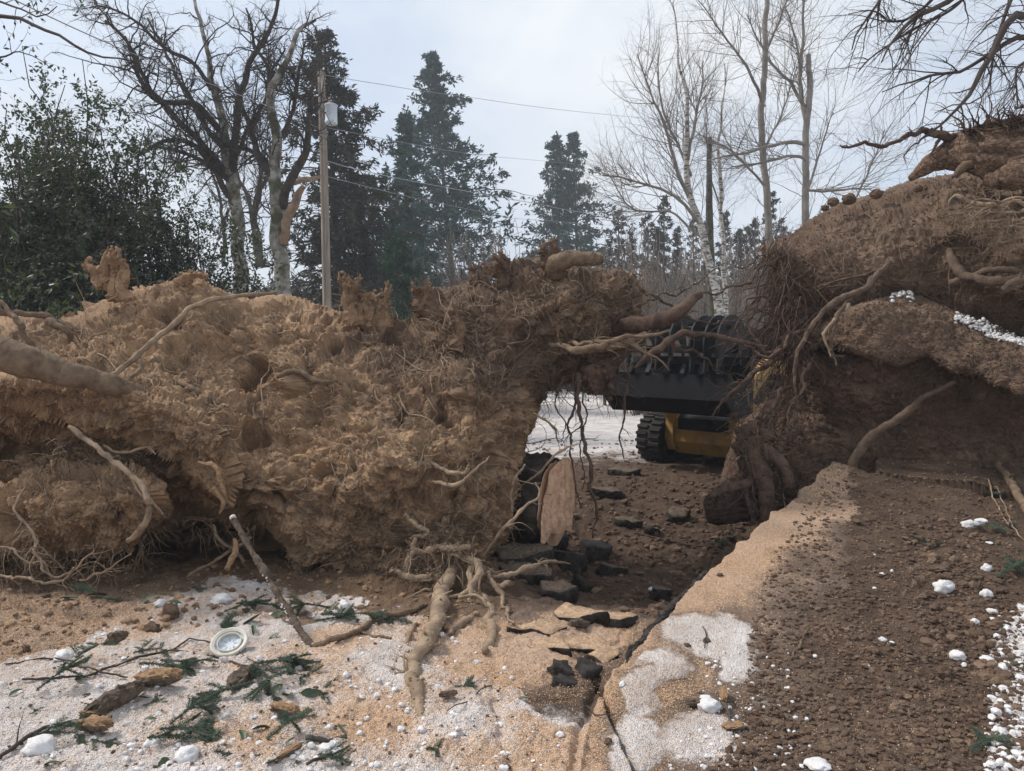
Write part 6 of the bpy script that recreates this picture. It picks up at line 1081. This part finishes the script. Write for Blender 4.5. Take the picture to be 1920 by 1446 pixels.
# overhanging branches, near, from outside the frame on the right
OB = empty('overhanging_tree', (7.5, 7.0, 0), 'near tree outside the frame whose dark drooping twigs cross the top right sky', 'tree')
Q, R = root_path([(2350, 560, 9.5, .20), (2330, 200, 9.5, .17), (2250, -100, 9.2, .13), (2150, -250, 8.8, .10)], 40, .1, .6); Geo().tube(Q, R, 14).build('trunk', M['bark_dark'], OB); g = Geo()
Ls = [limb(l, 34, .10, 1.) for l in [[(2280, -30, 9.2, .07), (2050, 20, 8, .045), (1905, 40, 7, .035), (1850, 100, 6.7, .026), (1800, 180, 6.5, .016), (1740, 260, 6.4, .006)], [(2250, -100, 9.2, .07), (2000, -80, 7.8, .05), (1860, -60, 6.8, .03), (1760, -10, 6.4, .022), (1690, 60, 6.2, .014), (1650, 120, 6, .005)], [(2320, 100, 9.3, .06), (2050, 85, 8, .03), (1940, 75, 7.2, .03), (1880, 82, 7, .022), (1800, 130, 6.6, .014), (1640, 180, 6.2, .004)], [(2200, -180, 9, .06), (1900, -140, 7.5, .035), (1740, -90, 6.8, .022), (1660, -10, 6.5, .014), (1600, 90, 6.2, .005)], [(2320, 60, 9.2, .05), (2000, 20, 7.6, .025), (1905, -10, 7.2, .022), (1870, 60, 7, .014), (1850, 160, 6.8, .008), (1760, 230, 6.6, .004)], [(2000, 30, 7.7, .02), (1935, 90, 7.4, .016), (1900, 130, 7.2, .012), (1905, 200, 7.1, .006)], [(1860, -60, 6.8, .02), (1790, 10, 6.6, .014), (1700, 60, 6.4, .010), (1610, 130, 6.2, .004)], [(1800, -60, 6.7, .02), (1720, 20, 6.5, .012), (1640, 30, 6.3, .008), (1570, 30, 6.1, .003)]]]
Q = np.stack([l[0] for l in Ls]); R = np.stack([l[1] for l in Ls]); g.tube(Q, R, 7)
q, r = grow(Q, R, 17, .3, .98, 45, .85, .35, .6, 10, .14, (-.02, 0, -.06), rad0=.0075, lnexp=.4); g.tube(q, r, 5); q2, r2 = grow(q, r, 5, .15, .98, 48, .38, .4, .6, 7, .16, (0, 0, -.03)); g.tube(q2, r2, 4); q3, r3 = grow(q2, r2, 3, .2, .98, 50, .10, .4, .7, 4, .2, (0, 0, 0)); g.tube(q3, r3, 3); g.build('branches', M['twig'], OB)
# overhanging branch at the top left with few leaves
OL = empty('overhanging_tree', (-6.5, 7.5, 0), 'near tree outside the frame whose thin leafy branches cross the top left corner', 'tree'); Q, R = root_path([(-560, 700, 9.5, .16), (-500, 300, 9.5, .13), (-420, 0, 9, .10), (-350, -150, 8.5, .08)], 30, .1, .6); Geo().tube(Q, R, 12).build('trunk', M['bark_dark'], OL); g = Geo()
Ls = [limb(l, 30, .05, 1.) for l in [[(-420, 0, 9, .05), (-150, 10, 8, .03), (0, 30, 7.5, .020), (60, 52, 7.4, .016), (150, 90, 7.2, .012), (260, 120, 7, .005)], [(-400, -60, 9, .04), (-100, -40, 8, .02), (140, -20, 7.5, .012), (190, 20, 7.4, .009), (215, 50, 7.3, .004)], [(-400, -40, 9, .03), (-60, -10, 8, .014), (60, 30, 7.5, .008), (110, 10, 7.4, .004)], [(-380, 60, 9, .03), (-60, 110, 8, .014), (40, 100, 7.6, .006), (100, 130, 7.5, .003)]]]
Q = np.stack([l[0] for l in Ls]); R = np.stack([l[1] for l in Ls]); g.tube(Q, R, 7); q, r = grow(Q, R, 9, .4, .98, 45, .6, .35, .5, 8, .14, (0, 0, 0), rad0=.006); g.tube(q, r, 4); g.build('branches', M['twig'], OL)
c = q[:, 3:].reshape(-1, 3); c = c[rng.random(len(c)) < .9]; V, F_ = cards(c, rng.normal(size=c.shape)+np.array([0, 0, -.3]), .045+.03*rng.random(len(c)), .024, .2); Geo().add(V, F_).build('foliage', M['leaf'], OL, smooth=False)
c = P(np.array([0, 22, 4, 18]), np.array([395, 432, 388, 425]), 2.6); V, F_ = cards(c, np.array([[1, 0, -.3], [.5, 0, -1], [1, .2, 0.1], [.6, 0, -.8]]), .055, .02, .1); Geo().add(V, F_).build('hanging_leaf', M['leaf_br'], OL, smooth=False)
# broad-leaved evergreens on the left
def evergreen(label, cx, Y, wpx, toppx, n1, n2, n3, nl, lm, leaf=.07, base=640, top_j=.25, name='evergreen_shrub', dy=1.2, grp='evergreen shrubs at the left', opn=.0, twigm='twig'):
    c0 = P(cx, base, Y); W = wpx/2*Y/F; ht = P(cx, toppx, Y)[2]; root = empty(name, (c0[0], Y, 0), label, 'shrub', grp); k = n1; s = np.stack([c0[0]+rng.uniform(-.7, .7, k)*W, Y+rng.uniform(-1, 1, k)*dy*.6, np.zeros(k)], -1); L = 14
    tgt = np.stack([c0[0]+rng.uniform(-1, 1, k)*W, Y+rng.uniform(-1, 1, k)*dy, ht*(1-top_j*rng.random(k)**.8-opn*0)], -1); tgt[:, 2] *= 1-.25*np.abs((tgt[:, 0]-c0[0])/W)**2; t = np.linspace(0, 1, L)[None, :, None]; Q = s[:, None]+(tgt-s)[:, None]*t; Q = wig(Q, .25, .8); R = np.linspace(.035, .006, L)[None].repeat(k, 0)
    q, r = grow(Q, R, n2, .10, .98, 55, 1.1, .3, .5, 8, .18, (0, 0, .03), rad0=.012, lnexp=.5); q2, r2 = grow(q, r, n3, .15, .98, 50, .5, .35, .6, 6, .2, (0, 0, 0), rad0=.006, lnexp=.3)
    Geo().tube(Q, R, 6).tube(q, r, 4).tube(q2, r2, 3).build('branches', M[twigm], root)
    A = q2; n = len(A); f = (.3+.7*rng.random((n, nl)))*(A.shape[1]-1.001); i0 = f.astype(int); fr = (f-i0)[..., None]; c = (A[np.arange(n)[:, None], i0]*(1-fr)+A[np.arange(n)[:, None], i0+1]*fr).reshape(-1, 3); c = c+rng.normal(size=c.shape)*.02
    V, F_ = cards(c, rng.normal(size=c.shape)+np.array([0, -.3, -.2]), leaf*(.6+.6*rng.random(len(c))), leaf*.42, .12); Geo().add(V, F_).build('foliage', M[lm], root, smooth=False); return root
evergreen('tall open leafy evergreen at the left edge, its top leaves black against the sky', 60, 12, 330, 50, 60, 12, 7, 10, 'leaf', .085, top_j=.6)
evergreen('evergreen shrub with spiky top shoots between the left edge and the gnarled tree', 200, 12.5, 300, 110, 50, 12, 7, 10, 'leaf', .08, top_j=.65)
evergreen('dense dark lower evergreen mass behind the crest at far left', 90, 11, 380, 230, 56, 12, 7, 12, 'leaf', .08, top_j=.5)
evergreen('dense dark evergreen mass left of the gnarled tree trunk', 275, 12.2, 270, 240, 50, 12, 7, 11, 'leaf', .078, top_j=.6)
evergreen('thinner evergreen with glossy leaves in front of the gnarled tree trunk', 385, 13.5, 240, 340, 36, 10, 6, 9, 'leaf', .08, top_j=.65)
evergreen('low brighter green laurel shoots at the far left above the soil crest', 60, 8.6, 330, 545, 20, 6, 4, 7, 'leaf_br', .085, top_j=.5, dy=.5)
evergreen('low dark laurel between the crest and the pale trunks', 420, 14, 200, 520, 22, 7, 5, 7, 'leaf', .07, top_j=.4)
# brush
def brush(label, cx, Y, wpx, toppx, n, m='twig_far', name='bare_shrub', grp='bare twiggy shrubs', spread=.35, ln2=.7, dy=.8):
    c0 = P(cx, 640, Y); W = wpx/2*Y/F; ht = P(cx, toppx, Y)[2]; root = empty(name, (c0[0], Y, 0), label, 'shrub', grp); s = np.stack([c0[0]+rng.uniform(-.8, .8, n)*W, Y+rng.uniform(-dy, dy, n), 0*rng.random(n)], -1); e = s+np.stack([rng.normal(size=n)*spread*W*.6, rng.normal(size=n)*.4, ht*(.65+.35*rng.random(n))], -1)
    Q = wig(s[:, None]+(e-s)[:, None]*np.linspace(0, 1, 12)[None, :, None], .2, .7); R = np.linspace(.024, .008, 12)[None].repeat(n, 0)*Y/30; Q = wig(Q, .35, .5); q, r = grow(Q, R, 8, .2, .95, 42, ln2*Y/25, .4, .6, 6, .22, (0, 0, .06)); Geo().tube(Q, R, 4).build('stems', M[m], root); Geo().tube(q, r, 3).build('twigs', M[m], root)['kind'] = 'stuff'; return root
brush('pale upright shrub in front of the tallest shaggy conifer', 890, 30, 130, 420, 90); brush('thin spreading shrub left of the pale upright one', 820, 29, 100, 440, 26, spread=1.2); brush('small pale shrub beside the twin conifers', 985, 34, 60, 445, 18)
for i, (x, Y, w, t_p, n) in enumerate([(1180, 34, 120, 420, 90), (1250, 32, 120, 440, 90), (1320, 30, 120, 430, 90), (1400, 31, 120, 420, 90), (1460, 28, 100, 410, 70), (1225, 26, 110, 500, 70), (1300, 25, 110, 500, 70), (1390, 24, 130, 490, 80)]):
    brush(['grey twiggy thicket by the arch end', 'grey twiggy thicket left of the white birch', 'grey twiggy thicket around the snag', 'grey twiggy thicket right of the slim birch', 'grey twiggy thicket touching the right root plate', 'lower pale brush above the grapple, left', 'lower pale brush above the grapple, centre', 'lower pale brush above the grapple, right'][i], x, Y, w, t_p, n)
# far wood edge that reads as one dark mass
g = Geo(); n = 12000; x = np.concatenate([rng.uniform(-75, 90, n)]); z = 11*rng.random(n)**1.1*(1+.4*pn(np.stack([x*.12, x*0, x*0], -1))); y = 84+rng.normal(size=n)*3; c = np.stack([x, y, z], -1); g.add(*cards(c, rng.normal(size=(n, 3))+np.array([0, 0, 1.2]), 1.5, .5, .1)); g.build('far_wood', M['thicket'], smooth=False)['kind'] = 'stuff'
g = Geo(); n = 3000; x = rng.uniform(-3, 24, n); z = 1.25*rng.random(n)**.8; y = 60+rng.normal(size=n)*.6; g.add(*cards(np.stack([x, y, z], -1), rng.normal(size=(n, 3))+np.array([0, 0, .3]), .5, .3, .1)); o = g.build('low_hedge', M['needles'], smooth=False); tag(o, 'low dark hedge along the far side of the snowy field', 'hedge')
# house behind the evergreens
HS = empty('house', (-17.5, 24, -.6), 'beige sided house with a grey roof, mostly hidden behind the left evergreens', 'house')
b = nb(); box(b, -6.5, 3.2, -3, 3, 0, 5.9); bmobj('wall', b, M['wall'], HS); b = nb(); prism(b, [(-3.6, 5.9), (0, 7.6), (3.6, 5.9), (3.6, 5.7), (0, 7.35), (-3.6, 5.7)], -7, 3.7); rf = bmobj('roof', b, M['roof'], HS)
for x in (-4.6, -1.4, 1.4):
    b = nb(); box(b, x-.6, x+.6, -3.06, -2.98, 3.4, 4.8); w_ = bmobj('window', b, M['white'], HS); b = nb(); box(b, x-.52, x+.52, -3.09, -3.05, 3.48, 4.72); bmobj('pane', b, M['glass'], w_)
# ---------------------------------------------------------------- utility pole and wires
UP = empty('utility_pole', (P(616, 640, 21)[0], 21, 0), 'weathered leaning wooden utility pole with a grey transformer can near its top', 'utility pole')
Q, R = limb([(617, 740, 21, .125), (613, 560, 21, .12), (608, 340, 21, .11), (602, 132, 21, .095)], 24, .0); Geo().tube(Q[None], R[None], 18).build('pole', M['pole'], UP)
tp, bt = P(621, 196, 20.8), P(621, 233, 20.8); ax = (tp-bt); hh = np.linalg.norm(ax); V, F_ = ringm([(0.001, 0), (.165, 0), (.172, .02), (.172, .06), (.165, .07), (.165, hh-.06), (.178, hh-.05), (.178, hh-.02), (.15, hh), (.001, hh+.03)], 32); tr_o = part('transformer', V+bt, F_, M['steel'], UP)
V, fs = tubes(np.array([[tp+[-.06, 0, 0], tp+[-.06, 0, .10], tp+[-.06, 0, .20]]]), np.array([[.03, .04, .015]]), 10); part('bushing', V, fs, M['porc'], tr_o)
g = Geo(); g.tube(np.array([[tp+[-.2, .1, -.15], tp+[.0, .02, -.15]], [bt+[-.2, .1, .12], bt+[0, .02, .12]]]), np.full((2, 2), .03), 6); part('bracket', np.vstack(g.V), g.F, M['steel'], tr_o)
V, fs = tubes(np.array([[P(603, 150, 20.85), P(605, 200, 20.85), P(608, 330, 20.86), P(613, 560, 20.86)]]), np.full((1, 4), .012), 5); part('ground_wire', V, fs, M['wire'], UP)
def wire(pts, r, label, sag=0):
    Q, R = limb([(x, y, Y, r) for x, y, Y in pts], 60, 0.); V, fs = tubes(Q[None], R[None], 5); o = mesh_np('power_line', V, fs, M['wire']); tag(o, label, 'power line', 'overhead wires')
wire([(603, 140, 21), (700, 156, 24), (860, 180, 29), (1180, 219, 38), (1700, 262, 60)], .009, 'highest thin wire crossing open sky, right of the pole top')
wire([(605, 238, 21), (760, 268, 25), (900, 291, 30), (1030, 303, 36), (1500, 345, 60)], .007, 'second wire, passing the tallest shaggy conifer')
wire([(607, 300, 21), (670, 318, 22), (800, 345, 26), (1000, 381, 33), (1150, 405, 39), (1500, 440, 60)], .014, 'thick bright wire sloping in front of the tallest shaggy conifer')
wire([(608, 330, 21), (780, 372, 26), (950, 406, 32), (1010, 413, 35), (1400, 440, 60)], .008, 'lowest wire meeting the twin conifers low down')
wire([(606, 245, 21), (560, 222, 19), (480, 190, 16), (200, 80, 11), (-300, -160, 7)], .008, 'wire running from the pole to the left through the gnarled trees')
wire([(609, 335, 21), (620, 340, 20.6), (650, 322, 19.8), (800, 290, 12), (1100, 10, 6)], .004, 'very faint service wire slanting towards the top of the sky') if False else None
wire([(612, 520, 20), (550, 535, 19), (440, 520, 18), (330, 480, 17)], .005, 'sagging low wire behind the crest left of the pole') if False else None
# plain timber fence glimpsed under the grapple
FN = empty('timber_fence', (6, 55, 0), 'dark low timber fence at the back of the snowy field', 'fence')
b = nb(); 
for k in range(2): box(b, -9, 12, -.03, .03, .45+.45*k, .58+.45*k)
bmobj('rail', b, M['fence'], FN); 
for k in range(11): b = nb(); box(b, -9+k*2.1-.07, -9+k*2.1+.07, -.09, -.031, 0, 1.25); bmobj('post', b, M['fence'], FN)
# ---------------------------------------------------------------- thin air haze
bm = bmesh.new(); bmesh.ops.create_cube(bm, size=1); me = bpy.data.meshes.new('haze'); bm.to_mesh(me); bm.free(); hz = bpy.data.objects.new('haze', me); COL.objects.link(hz); hz.scale = (16000, 1400, 46); hz.location = (0, 300, 17); hz['kind'] = 'stuff'
hm = bpy.data.materials.new('haze'); hm.use_nodes = True; t = hm.node_tree; t.nodes.clear(); o_ = t.nodes.new('ShaderNodeOutputMaterial'); pv = t.nodes.new('ShaderNodeVolumePrincipled'); pv.inputs['Color'].default_value = (.86, .92, 1, 1); pv.inputs['Density'].default_value = .0019; pv.inputs['Anisotropy'].default_value = .2; t.links.new(pv.outputs[0], o_.inputs['Volume']); me.materials.append(hm)
print('verts', sum(len(o.data.vertices) for o in bpy.data.objects if o.type == 'MESH'))
